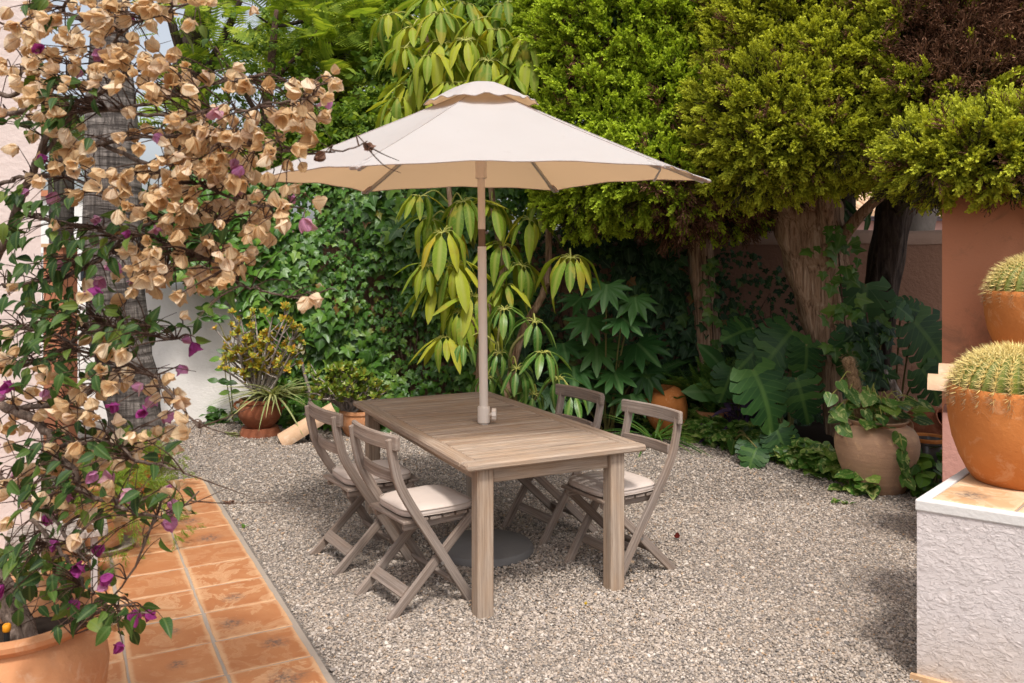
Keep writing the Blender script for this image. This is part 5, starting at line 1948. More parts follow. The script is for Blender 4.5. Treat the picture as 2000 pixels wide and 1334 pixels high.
sb = at(965, 790, 8.3); sb.z = 0
up_w = [W_(*a) for a in [(805, 55, 7.9, 1.1), (865, 85, 7.7, 1.15), (935, 40, 7.8, 1.1), (1000, 95, 7.6, 1.15), (1055, 60, 7.8, 1.05), (815, 140, 7.7, 1.0), (880, 165, 7.5, 1.0), (955, 120, 7.5, 1.1), (1035, 120, 7.5, 1.1),
                         (780, 195, 7.7, .95), (910, 10, 8.0, 1.1), (985, 10, 8.0, 1.1), (840, 0, 8.1, 1.1), (1070, 0, 8.0, 1.0), (975, 185, 7.9, 1.0), (1060, 195, 7.9, .95), (900, 120, 8.1, 1.1), (760, 30, 8.3, 1.0), (1020, 30, 8.2, 1.1), (850, 200, 8.2, 1.0), (940, 215, 8.2, 1.0), (790, 95, 7.8, 1.0), (840, 110, 7.6, 1.0), (910, 80, 7.6, 1.05), (970, 60, 7.6, 1.0), (1030, 75, 7.5, 1.0), (1075, 120, 7.7, .95), (800, 165, 7.8, 1), (925, 165, 7.5, 1), (1000, 150, 7.5, 1), (860, 30, 7.8, 1), (770, 215, 7.7, .9)]]
lo_w = [W_(*a) for a in [(820, 385, 7.9, 1.0), (865, 455, 7.7, 1.15), (905, 395, 7.9, 1.1), (890, 520, 7.7, 1.2), (855, 560, 7.8, 1.1), (960, 400, 8.0, 1.1), (1035, 430, 7.9, 1.0), (1020, 520, 7.9, 1.05), (1115, 505, 7.4, 1.1),
                         (980, 480, 8.0, 1.1), (925, 580, 7.7, 1.15), (870, 660, 7.6, 1.0), (985, 560, 7.9, .9), (1060, 385, 8.0, .9), (840, 430, 8.1, 1.0), (950, 640, 7.9, .9), (835, 520, 7.7, .9), (900, 610, 7.6, .9)]]
schefflera('umbrella_tree', 'tall umbrella tree with big yellow green drooping leaf whorls behind the parasol', sb, up_w + lo_w,
           [([at(985, 790, 8.25), at(1020, 650, 8.2), at(1065, 560, 8.15), at(1072, 430, 8.15), at(1070, 300, 8.1), at(1040, 100, 8.1), at(1010, -40, 8.1)], .042, .02),
            ([at(935, 800, 8.3), at(945, 650, 8.2), at(985, 520, 8.2), at(965, 420, 8.2), at(950, 250, 8.2), at(930, 60, 8.1)], .048, .022),
            ([at(955, 700, 8.25), at(900, 560, 8.1), at(880, 400, 8.05), at(860, 200, 8.0), at(830, 60, 8.0)], .035, .018),
            ([at(1065, 560, 8.15), at(1090, 540, 7.9), at(1112, 510, 7.5)], .014, .009)], M_SCHEF, 300, M_JBARK)
gb = at(1030, 800, 7.55); gb.z = 0
lowg = [W_(*a) for a in [(985, 605, 7.4, .75), (1045, 630, 7.3, .85), (1060, 690, 7.2, .8), (975, 690, 7.4, .7), (1090, 740, 7.3, .75), (1010, 720, 7.4, .8), (905, 670, 7.5, .7), (1120, 770, 7.2, .75), (1040, 770, 7.4, .7), (950, 740, 7.5, .7)]]
schefflera('umbrella_plant', 'smaller bright green umbrella plant just behind the table, below the tall one', gb, lowg,
           [([at(1012, 800, 7.5), at(998, 740, 7.45), at(1000, 680, 7.45), at(1040, 640, 7.4)], .022, .012), ([at(1030, 800, 7.5), at(1060, 760, 7.4), at(1085, 730, 7.35)], .015, .009), ([at(1000, 780, 7.5), at(970, 720, 7.5), at(975, 640, 7.45)], .016, .01)],
           M_SCHEFG, 110, M_STEMG, (7, 9), (.27, .34))


# ------------------------------------------------------------------ fatsia, ferns, monstera and the other bed plants
def leafy(name, label, cat, base, leaves, tmpls, mat, lim, petmat, r=.008, idx=None, rise=.12):
    """leaves: (point, direction, normal, scale); petioles run from the base to each leaf"""
    t = thing(name, label, cat, base)
    M = frames(np.array([list(l[0]) for l in leaves]), np.array([list(l[1]) for l in leaves]), np.array([list(l[2]) for l in leaves]), np.array([l[3] for l in leaves]))
    scatter('leaf', tmpls, M, mat, t, base, lim, idx=idx)
    Ls = []
    for l in leaves:
        p = Vector(l[0])
        b = Vector(base) + Vector((random.uniform(-.05, .05), random.uniform(-.05, .05), 0))
        Ls.append((catmull([b, (b + p) / 2 + Vector((0, 0, rise)), p], 4), r * 1.3, r * .8))
    stems('petiole', petmat, base, t, Ls, 5, 'stuff')
    return t


fb = at(1190, 800, 8.15); fb.z = 0
fl = []
for (px, py, s) in [(1185, 575, .28), (1240, 600, .26), (1150, 640, .30), (1215, 640, .28), (1165, 695, .33), (1245, 690, .36), (1120, 735, .34), (1200, 745, .30), (1100, 690, .28), (1260, 745, .28), (1160, 770, .30), (1080, 780, .28), (1230, 790, .26), (1135, 600, .24)]:
    p = at(px, py - 18, 7.75 + random.uniform(-.25, .25))
    fl.append((p, (random.uniform(-.5, .5), -.55, random.uniform(-.75, -.2)), (random.uniform(-.2, .2), -.75, .7), s))
leafy('fatsia', 'dark green fatsia with big hand shaped leaves behind the right chairs', 'shrub', fb, fl, T_FATSIA, M_FATSIA, 20, M_STEMG)


def fern(name, label, base, n, tm, mat, ln, spread, up, cat='fern', lim=60, zoff=0):
    t = thing(name, label, cat, base)
    a = rng.uniform(0, 6.28, n)
    d = np.stack([np.cos(a) * spread, np.sin(a) * spread, up + rng.uniform(-.3, .3, n)], 1)
    z = np.stack([-np.cos(a) * .6, -np.sin(a) * .6 - .25, np.full(n, 1.0)], 1)
    p = np.repeat([[base[0], base[1], base[2] + zoff]], n, 0) + rng.normal(0, .03, (n, 3)) * [1, 1, .2]
    scatter('frond', tm, frames(p, d, z, rng.uniform(ln[0], ln[1], n)), mat, t, base, lim)
    return t


q = at(1330, 780, 8.3); fern('fern', 'feathery fern with arching fronds left of the juniper trunk', (q.x, q.y, 0.25), 22, T_FERN, M_FERN, (.5, .75), .75, .95)
q = at(1265, 700, 8.4); fern('fern', 'darker fern in shade above the orange jar', (q.x, q.y, 0.45), 16, T_FERN, M_FATSIA, (.45, .65), .9, .55)
fern('sword_fern', 'upright sword fern growing in the rimmed flowerpot', (fc.x, fc.y, .19), 26, T_SWORD, M_FERN, (.42, .68), .42, 1.0)
q = at(1275, 845, 7.6); fern('strap_plant', 'tuft of narrow arching leaves between the two right chairs', (q.x, q.y, 0.02), 40, T_STRAP, M_FERN, (.3, .5), .7, .9, 'plant')

# monstera
mbp = at(1540, 830, 7.2); mbp.z = 0
ml = []
for (px, py, d, s, dx, dz, ti) in [(1470, 722, 6.95, .50, .30, -.62, 0), (1555, 738, 7.1, .38, .2, -.85, 2), (1548, 645, 7.3, .44, -.65, -.6, 1), (1500, 665, 7.4, .34, -.75, -.45, 1), (1575, 672, 7.2, .34, -.05, -1, 2), (1515, 835, 6.95, .30, .2, -.6, 0),
                               (1470, 640, 7.6, .32, -.9, -.2, 1), (1430, 720, 7.6, .30, -.3, -.7, 0)]:
    p = at(px, py, d)
    ml.append((p, (dx, -.35, dz), (random.uniform(-.2, .2), -.8, .62), s))
leafy('monstera', 'dark monstera with slit leaves between the two juniper trunks', 'plant', mbp, ml, T_MONST, M_MONST, 20, M_STEMG, .011)
q = gnd(1440, 885); ml = [(at(1465, 862, 6.95), (.1, -.6, -.6), (0, -.6, .8), .26), (at(1478, 875, 6.8), (-.5, -.6, -.5), (-.1, -.5, .8), .22)]
leafy('monstera', 'small low monstera leaves at the bed edge by the gravel', 'plant', (q.x, q.y + .2, 0), ml, T_MONST, M_MONST, 5, M_STEMG)
q = at(1700, 700, 7.4)
ml = [(at(1690, 555, 7.3), (-.05, -.15, -1), (.15, -.9, .25), .55), (at(1735, 590, 7.4), (.6, -.3, -.3), (0, -.7, .7), .25), (at(1672, 650, 7.2), (-.3, -.3, -.9), (0, -.8, .5), .36)]
leafy('monstera', 'monstera with one long light green leaf right behind the thick trunk', 'plant', (q.x, q.y, 0), ml, T_MONST, M_POTHOS if False else M_FATSIA, 5, M_STEMG)
q = at(1745, 720, 7.7)
ml = [(at(1785, 628, 7.4), (.45, -.2, -.55), (.1, -.9, .35), .52), (at(1760, 600, 7.6), (.8, -.2, -.1), (0, -.7, .7), .32), (at(1800, 720, 7.3), (.5, -.3, -.8), (-.1, -.9, .4), .34)]
leafy('monstera', 'nearly black monstera leaves in shade against the brown wall', 'plant', (q.x, q.y, 0), ml, T_MONST, M_MONST, 5, M_STEMG)

# broad strap leaved plant with one yellow leaf (between fern and monstera)
q = at(1440, 790, 7.9)
ml = []
for (px, py, s, dx, dz) in [(1420, 690, .40, -.5, .7), (1450, 660, .42, .1, 1), (1470, 700, .38, .6, .5), (1405, 730, .36, -.8, .2), (1440, 720, .36, .3, .6), (1490, 730, .34, .8, .2), (1430, 750, .33, -.4, .3)]:
    p = at(px, py + 40, 7.8)
    ml.append((p, (dx, -.25, dz), (dx * -.4, -.8, .5), s))
leafy('aspidistra', 'broad plain leaved plant with pale spots between sword fern and monstera', 'plant', (q.x, q.y, .1), ml, T_OVAL, M_FATSIA, 10, M_STEMG)

# purple tradescantia
q = at(1445, 835, 7.6)
n = 60
a = rng.uniform(0, 6.28, n)
pp = np.array([[q.x, q.y, .10]]) + np.stack([rng.normal(0, .15, n), rng.normal(0, .08, n), rng.uniform(-.02, .26, n)], 1)
d = np.stack([np.cos(a), np.sin(a) - .3, rng.uniform(-.5, .9, n)], 1)
t = thing('purple_plant', 'dark purple trailing plant with pointed leaves at the bed edge', 'plant', (q.x, q.y, 0))
scatter('leaf', T_LANCE, frames(pp, d, rvec(n, .3) + [0, -.4, 1], rng.uniform(.14, .24, n)), M_PURPLE, t, (q.x, q.y, 0), 60)
stems('stem', M_PURPLE, (q.x, q.y, 0), t, [([(q.x, q.y, 0), tuple((Vector((q.x, q.y, .05)) + Vector(p)) / 2), tuple(p)], .007, .004) for p in pp[:24]], 5, 'stuff')


def groundcover(name, label, pts_, n, tm, mat, lim, size, w=(.30, .3), h=(.02, .16), cat='ground cover', zup=1.0):
    P = [Vector(p) for p in pts_]
    base = sum(P, Vector()) / len(P)
    base.z = 0
    t = thing(name, label, cat, base)
    f = rng.uniform(0, len(P) - 1.001, n)
    i = f.astype(int)
    A = np.array([list(p) for p in P])
    c = A[i] + (A[i + 1] - A[i]) * (f - i)[:, None]
    back = rng.uniform(-.10, w[0], n)
    c[:, 1] += back
    c[:, 0] += rng.normal(0, .04, n)
    c[:, 2] = rng.uniform(h[0], h[1], n) + np.clip(back, 0, 1) * .25
    d = np.stack([rng.normal(0, .8, n), rng.normal(-.7, .5, n), rng.normal(-.25, .35, n)], 1)
    z = np.stack([rng.normal(0, .3, n), rng.normal(-.5, .25, n), np.full(n, zup)], 1)
    s = rng.uniform(size[0], size[1], n)
    scatter('leaf', tm, frames(c, d, z, s), mat, t, base, lim, score=-c[:, 1] + s * 3)
    k = min(n, 120)
    stems('stem', M_STEMG, base, t, [([(x, y + .06, 0), (x + .01, y + .03, zz * .6), (x, y, zz)], .005, .003) for x, y, zz in c[:k]], 4, 'stuff')
    return t


groundcover('pothos_carpet', 'bright variegated heart leaved ground cover in front of the monstera', bed_edge[6:11], 520, T_HEART, M_POTHOS, 230, (.09, .15), (.34, .3))
groundcover('ivy_carpet', 'light green ivy creeping along the bed edge below the purple plant', bed_edge[5:9], 340, T_IVY, M_POTHOS, 190, (.09, .15), (.40, .3))
groundcover('ivy_carpet', 'low ivy at the foot of the white wall and the potted succulent', [gnd(405, 828), gnd(470, 826), gnd(570, 836), gnd(640, 838)], 200, T_IVY, M_IVY, 120, (.08, .13), (.35, .3))
groundcover('ivy_carpet', 'dark ivy under the back end of the table', [gnd(660, 838), gnd(860, 842), gnd(1080, 842)], 240, T_IVY, M_IVY, 60, (.09, .15), (.4, .3))
groundcover('shade_creeper', 'dark round leaved creeper between the ribbed urn and the pink wall', [gnd(1772, 962), gnd(1800, 968), gnd(1850, 960)], 120, T_HEART, M_IVY, 90, (.08, .13), (.45, .3), (.02, .26))

# pothos in the urn, moss pole
t = thing('urn_pothos', 'variegated pothos spilling out of the ribbed urn', 'plant', (uc.x, uc.y, .45))
lv, Ls = [], []
for k in range(34):
    a = random.uniform(0, 6.28)
    r_ = random.uniform(.03, .26)
    p = Vector((uc.x + math.cos(a) * r_ * 1.25 + .04, uc.y + math.sin(a) * r_, .50 + random.uniform(.02, .22) * (1.2 - r_ * 2)))
    lv.append((p, (math.cos(a), math.sin(a) - .5, random.uniform(-.7, .2)), (0, -.6, .9), random.uniform(.09, .15)))
    Ls.append((catmull([(uc.x + random.uniform(-.06, .06), uc.y, .45), ((uc.x + p.x) / 2, (uc.y + p.y) / 2, p.z + .04), p], 3), .004, .003))
vine = [at(1742, 838, 5.98), at(1757, 850, 5.86), at(1762, 880, 5.83), at(1766, 905, 5.83), at(1768, 930, 5.83), at(1780, 942, 5.8)]
vv = catmull(vine, 5)
Ls.append((vv, .005, .004))
for k in range(4, len(vv), 2):
    lv.append((vv[k], (random.uniform(-.6, .6), -.4, -.9), (0, -1, .3), random.uniform(.06, .10)))
for (px, py) in [(1625, 770), (1632, 800), (1640, 745), (1650, 790), (1640, 830), (1660, 760), (1700, 770), (1690, 800), (1720, 780)]:
    p = at(px, py, 6.0 + random.uniform(-.1, .1))
    lv.append((p, (random.uniform(-.6, .6), -.4, -.6), (0, -.8, .6), random.uniform(.10, .15)))
    Ls.append((catmull([(uc.x - .05, uc.y, .46), ((uc.x + p.x) / 2 - .05, (uc.y + p.y) / 2, p.z + .05), p], 3), .004, .003))
M = frames(np.array([list(l[0]) for l in lv]), np.array([list(l[1]) for l in lv]), np.array([list(l[2]) for l in lv]), np.array([l[3] for l in lv]))
scatter('leaf', T_HEART, M, M_POTHOS, t, (uc.x, uc.y, .45), 100)
stems('stem', M_PETIOLE, (uc.x, uc.y, .45), t, Ls, 5, 'stuff')
t = thing('moss_pole', 'bent coir moss pole rising from the ribbed urn', 'moss pole', (uc.x - .1, uc.y, .45))
q = catmull([(uc.x - .10, uc.y + .02, .46), at(1676, 780, 6.1), at(1664, 730, 6.1), at(1655, 698, 6.1)], 6)
mb = MB(); mb.tube(q, [.042 + .004 * math.sin(i * 2.1) for i in range(len(q) - 2)] + [.046, .03], 14); mb.build('pole', M_COIR, t, smooth=True, base=(uc.x - .1, uc.y, .45))
n = 500
k = rng.integers(0, len(q), n)
a = rng.uniform(0, 6.28, n)
pp = np.array([list(q[i]) for i in k]) + np.stack([np.cos(a) * .04, np.sin(a) * .04, rng.normal(0, .02, n)], 1)
o = setp(merged('coir_fibres', T_STRAP, frames(pp, np.stack([np.cos(a), np.sin(a), rng.normal(0, .8, n)], 1), rvec(n), rng.uniform(.02, .04, n)), rng.integers(0, 3, n), M_COIR, t, (uc.x - .1, uc.y, .45)), kind='stuff')
# driftwood
t = thing('driftwood', 'pale broken driftwood stick behind the ribbed urn', 'driftwood', at(1755, 770, 6.7))
mb = MB(); mb.tube(catmull([at(1757, 775, 6.7), at(1745, 752, 6.7), at(1736, 733, 6.7), at(1728, 722, 6.7)], 3), [.028, .03, .028, .026, .03, .024, .02, .022, .016, .008], 8); mb.build('stick', M_DRIFT, t, base=at(1755, 770, 6.7))


# ivy climbing the trunks
def climber(name, label, pts, n, wid, d_off, size, mat):
    q = catmull(pts, 8)
    base = Vector((q[0].x, q[0].y, q[0].z))
    t = thing(name, label, 'ivy', base)
    k = rng.integers(0, len(q), n)
    c = np.array([list(q[i]) for i in k]) + np.stack([rng.normal(0, wid, n), rng.uniform(-.05, .0, n) - d_off, rng.normal(0, .05, n)], 1)
    d = np.stack([rng.normal(0, .6, n), rng.normal(-.3, .2, n), rng.normal(-.8, .4, n)], 1)
    scatter('leaf', T_IVY, frames(c, d, rvec(n, .35) + [0, -1, .3], rng.uniform(size[0], size[1], n)), mat, t, base, n)
    mb = MB(); mb.tube([p - Vector((0, d_off * .6, 0)) for p in q], .007, 5); mb.build('vine', M_TWIG, t, smooth=True, base=base)


M_CLIMB = leaf_mat('climbing_ivy_leaf', [(0.0, (0.05, 0.13, 0.02)), (.6, (0.10, 0.21, 0.03)), (1, (.20, .30, .05))], .4, .3, vein='palm', vcol=(.18, .26, .08))
climber('climbing_ivy', 'ivy climbing the thick leaning juniper trunk', [at(1672, 800, 7.25), at(1655, 700, 7.25), at(1640, 600, 7.2), at(1632, 500, 7.2), at(1625, 440, 7.2)], 62, .09, .12, (.08, .16), M_CLIMB)
climber('climbing_ivy', 'ivy strand climbing the straight juniper trunk by the ferns', [at(1392, 690, 8.35), at(1388, 600, 8.35), at(1382, 540, 8.35), at(1378, 500, 8.35)], 24, .05, .06, (.07, .13), M_CLIMB)
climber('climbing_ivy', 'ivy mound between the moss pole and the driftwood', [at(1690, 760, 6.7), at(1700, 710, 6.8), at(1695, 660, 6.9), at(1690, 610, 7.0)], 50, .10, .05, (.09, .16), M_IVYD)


# succulents, spider plant, jade
def succulent(name, label, base, h, spread, nb, mat, tm, rs, sd, lim, stemmat, lean=(0, 0)):
    rr = random.Random(sd)
    t = thing(name, label, 'succulent', base)
    Ls, tips = [], []
    for k in range(nb):
        a = rr.uniform(0, 6.28)
        r_ = rr.random() ** .6 * spread
        top = Vector(base) + Vector((math.cos(a) * r_ + lean[0], math.sin(a) * r_ * .6, h * rr.uniform(.35, 1.0) * (1 - .25 * (r_ / spread) ** 2)))
        b = Vector(base) + Vector((rr.uniform(-.05, .05), rr.uniform(-.03, .03), -.02))
        m1 = b.lerp(top, .45) + Vector((rr.uniform(-.05, .05), 0, .06))
        q = catmull([b, m1, top], 5)
        Ls.append((q, .016, .007))
        tips.append(top)
        for s_ in range(5):
            p0 = q[rr.randint(4, 9)]
            e = p0 + Vector((rr.uniform(-.14, .14), rr.uniform(-.10, .08), rr.uniform(.02, .14)))
            Ls.append((catmull([p0, (p0 + e) / 2 + Vector((0, 0, -.01)), e], 3), .007, .005))
            tips.append(e)
    stems('branch', stemmat, base, t, Ls, 6, 'stuff')
    n = len(tips)
    M = frames(np.array([list(p) for p in tips]), np.array([[rr.uniform(-.5, .5), rr.uniform(-.3, .9), rr.uniform(-.4, .4)] for _ in tips]), np.array([[rr.uniform(-.5, .5), rr.uniform(-.9, -.1), .8] for _ in tips]), np.array([rr.uniform(*rs) for _ in tips]))
    scatter('rosette', tm, M, mat, t, base, lim)
    return t


succulent('leggy_succulent', 'leggy yellow orange succulent with bare stems by the white wall', (sc_.x, sc_.y, .34), .98, .44, 34, M_JADE, T_ROS, (.045, .075), 3, 200, M_DRIFT)
t = fern('spider_plant', 'pale striped spider plant hanging out of the succulent pot', (sc_.x + .14, sc_.y - .05, .36), 90, T_STRAP, M_SPIDER, (.28, .5), .8, .7, 'plant', 90)
succulent('jade_bush', 'low green jade bush behind the left table corner', (at(680, 790, 8.0).x, 8.0, .24), .40, .40, 36, M_JADE2, T_ROS, (.05, .085), 5, 145, M_DRIFT, (-.05, 0))
t = thing('wall_seedling', 'dark leafy shoots against the white wall left of the succulent', 'plant', at(440, 800, 8.5))
lv = []
for (px, py) in [(432, 700), (438, 722), (445, 745), (450, 765), (428, 745), (440, 690), (405, 615), (415, 625), (398, 605), (425, 600), (430, 620), (412, 595)]:
    for s_ in (-1, 1):
        lv.append((at(px, py, 8.35), (s_ * .8, -.2, random.uniform(-.1, .5)), (0, -.8, .6), random.uniform(.09, .13)))
M = frames(np.array([list(l[0]) for l in lv]), np.array([list(l[1]) for l in lv]), np.array([list(l[2]) for l in lv]), np.array([l[3] for l in lv]))
scatter('leaf', T_OVAL, M, M_IVY, t, at(440, 800, 8.5), 40)
stems('stem', M_STEMG, at(440, 800, 8.5), t, [(catmull([at(455, 820, 8.4), at(445, 760, 8.36), at(434, 690, 8.36)], 4), .007, .004), (catmull([at(455, 800, 8.4), at(440, 660, 8.36), at(400, 598, 8.36)], 4), .007, .004)], 5)


# asparagus ferns
def asparagus(label, base, n, ln, lim):
    t = thing('asparagus_fern', label, 'fern', base)
    q, d = [], []
    for k in range(n):
        a = random.uniform(0, 6.28)
        v = Vector((math.cos(a) * random.uniform(.5, 1), math.sin(a), random.uniform(.1, 1.1)))
        L_ = random.uniform(*ln)
        b = Vector(base)
        pts = [b + v * L_ * s_ - Vector((0, 0, 1)) * (L_ * s_ * s_ * 1.1) for s_ in np.linspace(0, 1, 9)]
        for i in range(1, 9):
            for _ in range(4):
                q.append(pts[i] + Vector((random.gauss(0, .012), random.gauss(0, .012), random.gauss(0, .012))))
                d.append((pts[i] - pts[i - 1]).normalized() + Vector((random.gauss(0, .8), random.gauss(0, .8), random.gauss(0, .6))))
    nn = len(q)
    M = frames(np.array([list(p) for p in q]), np.array([list(p) for p in d]), rvec(nn), rng.uniform(.05, .10, nn))
    setp(merged('fine_sprays', T_DEADSPRAY, M, rng.integers(0, 3, nn), M_ASP, t, base), kind='stuff')
    return t


asparagus('bright feathery asparagus fern trailing over the tall pot', (ap.x, ap.y, .42), 34, (.3, .62), 0)
asparagus('bright feathery asparagus fern in the wide orange pot', (ap2.x, ap2.y, .34), 34, (.3, .55), 0)


# ------------------------------------------------------------------ trees and shrubs behind
def bgtree(name, label, cat, tr, crown, n, tm, mat, size, barkm=M_DBARK, limbs=(), down=0.0, sd=0, flat=.35):
    base = Vector((tr[0][0].x, tr[0][0].y, 0))
    t = thing(name, label, cat, base)
    if tr[1]: trunk_mesh('trunk', barkm, t, base, tr[0], tr[1], 16, .06, sd)
    for pts, r0, r1 in limbs:
        mb = MB()
        q = catmull(pts, 5)
        mb.tube(q, [r0 + (r1 - r0) * i / (len(q) - 1) for i in range(len(q))], 8)
        mb.build('limb', barkm, t, smooth=True, base=base)
    P = []
    tot = sum(c[2] for c in crown)
    for (c, r, w) in crown:
        m_ = int(n * w / tot)
        v = rvec(m_)
        v /= np.linalg.norm(v, axis=1, keepdims=True)
        v *= rng.uniform(.35, 1.05, (m_, 1)) ** .6
        clump = np.sin(v[:, 0] * 5 + sd) * np.sin(v[:, 2] * 6 + 1) * np.sin(v[:, 1] * 5 + 2)
        v = v[clump > -.32]
        P.append(np.array([list(c)]) + v * np.array([r]))
    P = np.concatenate(P)
    m_ = len(P)
    d = rvec(m_) * [1, 1, .5] + np.array([0, -.25, .05 - down])
    z = rvec(m_, .35) + np.array([0, -.25, 1.0])
    gn_scatter('crown', P, eulers(d, z), rng.uniform(size[0], size[1], m_), rng.integers(0, len(tm), m_), tm, mat, t, base)
    return t


bgtree('feathery_tree', 'feathery leaved tree with dark trunk between palm and parasol', 'tree',
       ([at(380, 560, 14), at(376, 300, 14), at(372, 150, 14), at(385, 40, 14), at(400, -80, 14)], [.36, .34, .30, .22, .15]),
       [(at(380, 60, 13.2), (1.0, 1.0, .6), .7), (at(480, 60, 13.5), (.9, 1.0, .7), .8), (at(340, 210, 13.5), (.7, .8, .5), .4), (at(500, -120, 13.5), (1.6, 1.2, .8), .5)], 120, T_FEATHER, M_TREE, (.55, .9),
       limbs=[([at(376, 200, 14), at(430, 90, 13.6), at(470, 0, 13.4)], .12, .04), ([at(372, 150, 14), at(340, 60, 13.6), at(320, -20, 13.5)], .10, .04), ([at(430, 90, 13.6), at(500, 60, 13.3), at(560, 20, 13.2)], .07, .025)], sd=1)
bgtree('feathery_tree', 'bright feathery leaved tree with forked grey limbs left of the umbrella tree', 'tree',
       ([at(640, 560, 12.5), at(648, 300, 12.5), at(652, 160, 12.5), at(655, 70, 12.5), at(650, 20, 12.5)], [.22, .2, .18, .15, .1]),
       [(at(650, 110, 11.7), (.85, .8, .5), 1.0), (at(730, 60, 12), (.8, .9, .7), .9), (at(570, 90, 12.2), (.7, .8, .6), .7), (at(700, 190, 12.0), (.6, .6, .45), .5), (at(660, -80, 12), (1.4, 1, .7), 1.0), (at(790, 0, 12.5), (.8, .8, .8), .5)], 520, T_FEATHER, M_TREE, (.42, .75), M_DBARK,
       limbs=[([at(655, 90, 12.5), at(690, 30, 12.3), at(720, -40, 12.2)], .07, .02), ([at(652, 110, 12.5), at(600, 40, 12.2), at(580, -30, 12)], .07, .02), ([at(655, 70, 12.5), at(640, 0, 12.2), at(660, -60, 12)], .06, .02), ([at(690, 30, 12.3), at(760, 40, 12), at(800, 10, 11.9)], .035, .012), ([at(600, 40, 12.2), at(540, 50, 12), at(500, 30, 11.9)], .035, .012)], sd=5)
bgtree('small_leaved_tree', 'airy small leaved tree with thin bare twigs above the ivy', 'tree',
       ([at(545, 560, 11.2), at(540, 380, 11.2), at(520, 250, 11.2), at(530, 120, 11.2), at(540, 20, 11.2)], [.11, .10, .08, .06, .03]),
       [(at(500, 200, 10.9), (.9, .7, .6), 1.0), (at(430, 160, 11), (.6, .6, .5), .6), (at(560, 130, 11), (.6, .6, .6), .7), (at(620, 210, 10.8), (.6, .6, .45), .6), (at(690, 270, 10.6), (.6, .6, .4), .6), (at(460, 60, 11.2), (.7, .6, .5), .4)], 520, T_TWIGL, M_SHRUB, (.13, .21), M_TWIG,
       limbs=[([at(520, 250, 11.2), at(470, 170, 11), at(420, 90, 11)], .045, .01), ([at(530, 160, 11.2), at(580, 110, 11), at(620, 60, 11)], .04, .01), ([at(535, 330, 11.2), at(600, 240, 10.9), at(660, 200, 10.8)], .045, .012), ([at(470, 170, 11), at(400, 150, 10.9), at(350, 130, 10.9)], .025, .006)], sd=2)
bgtree('round_leaved_shrub', 'dense glossy round leaved shrub over the top of the ivy left of the parasol', 'shrub',
       ([at(640, 620, 10), at(640, 450, 10), at(630, 330, 10)], [.06, .05, .03]),
       [(at(600, 300, 9.6), (.55, .5, .38), 1.0), (at(520, 340, 9.6), (.6, .5, .35), .9), (at(690, 270, 9.7), (.6, .5, .42), 1.0), (at(770, 250, 9.8), (.55, .5, .5), .9), (at(430, 350, 9.7), (.55, .5, .35), .6), (at(850, 260, 9.9), (.5, .5, .5), .6)], 3000, T_TWIGL, M_SHRUB, (.15, .24), M_TWIG, sd=3)
bgtree('leafy_tree', 'dense green tree filling the gap behind the umbrella tree', 'tree',
       ([at(930, 560, 11.5), at(930, 300, 11.5), at(920, 100, 11.5)], [.16, .14, .1]),
       [(at(880, 120, 11), (1.2, .8, 1.1), 1.0), (at(1040, 120, 11), (1.1, .8, 1.2), 1.0), (at(950, 320, 10.6), (1.6, .7, .7), 1.0), (at(1150, 60, 11.5), (1.0, .8, 1.2), .6)], 2600, T_TWIGL, M_SHRUB, (.20, .34), sd=6)
bgtree('leafy_tree', 'dark evergreen mass behind the juniper crowns', 'tree',
       ([at(1640, 560, 10.8), at(1640, 200, 10.8), at(1640, 0, 10.8)], [.2, .18, .1]),
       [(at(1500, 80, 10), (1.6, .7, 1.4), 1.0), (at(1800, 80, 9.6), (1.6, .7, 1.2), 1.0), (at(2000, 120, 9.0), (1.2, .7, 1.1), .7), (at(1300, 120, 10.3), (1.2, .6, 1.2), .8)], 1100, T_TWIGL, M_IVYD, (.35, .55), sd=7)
for (px, py, d, n_, ln, lb) in [(690, 60, 15.5, 34, (1.5, 2.2), 'distant palm crown between the feathery trees'), (120, 260, 13.0, 26, (1.0, 1.5), 'distant palm crown left of the palm trunk'), (880, 130, 14.0, 30, (1.4, 2.0), 'distant palm crown behind the umbrella tree leaves')]:
    c = at(px, py, d)
    t = thing('palm_tree', lb, 'palm', (c.x, c.y, 0))
    trunk_mesh('trunk', M_PALM, t, (c.x, c.y, 0), [Vector((c.x, c.y, 0)), Vector((c.x, c.y, c.z * .5)), Vector((c.x, c.y, c.z))], [.22, .18, .17], 14, .03, 3)
    a = rng.uniform(0, 6.28, n_)
    dd = np.stack([np.cos(a), np.sin(a), rng.uniform(-.5, 1.2, n_)], 1)
    scatter('frond', T_PALMF, frames(np.repeat([list(c)], n_, 0), dd, np.repeat([[0, -.2, 1.0]], n_, 0) + rvec(n_, .2), rng.uniform(ln[0], ln[1], n_)), M_PALMLEAF, t, (c.x, c.y, 0), n_)

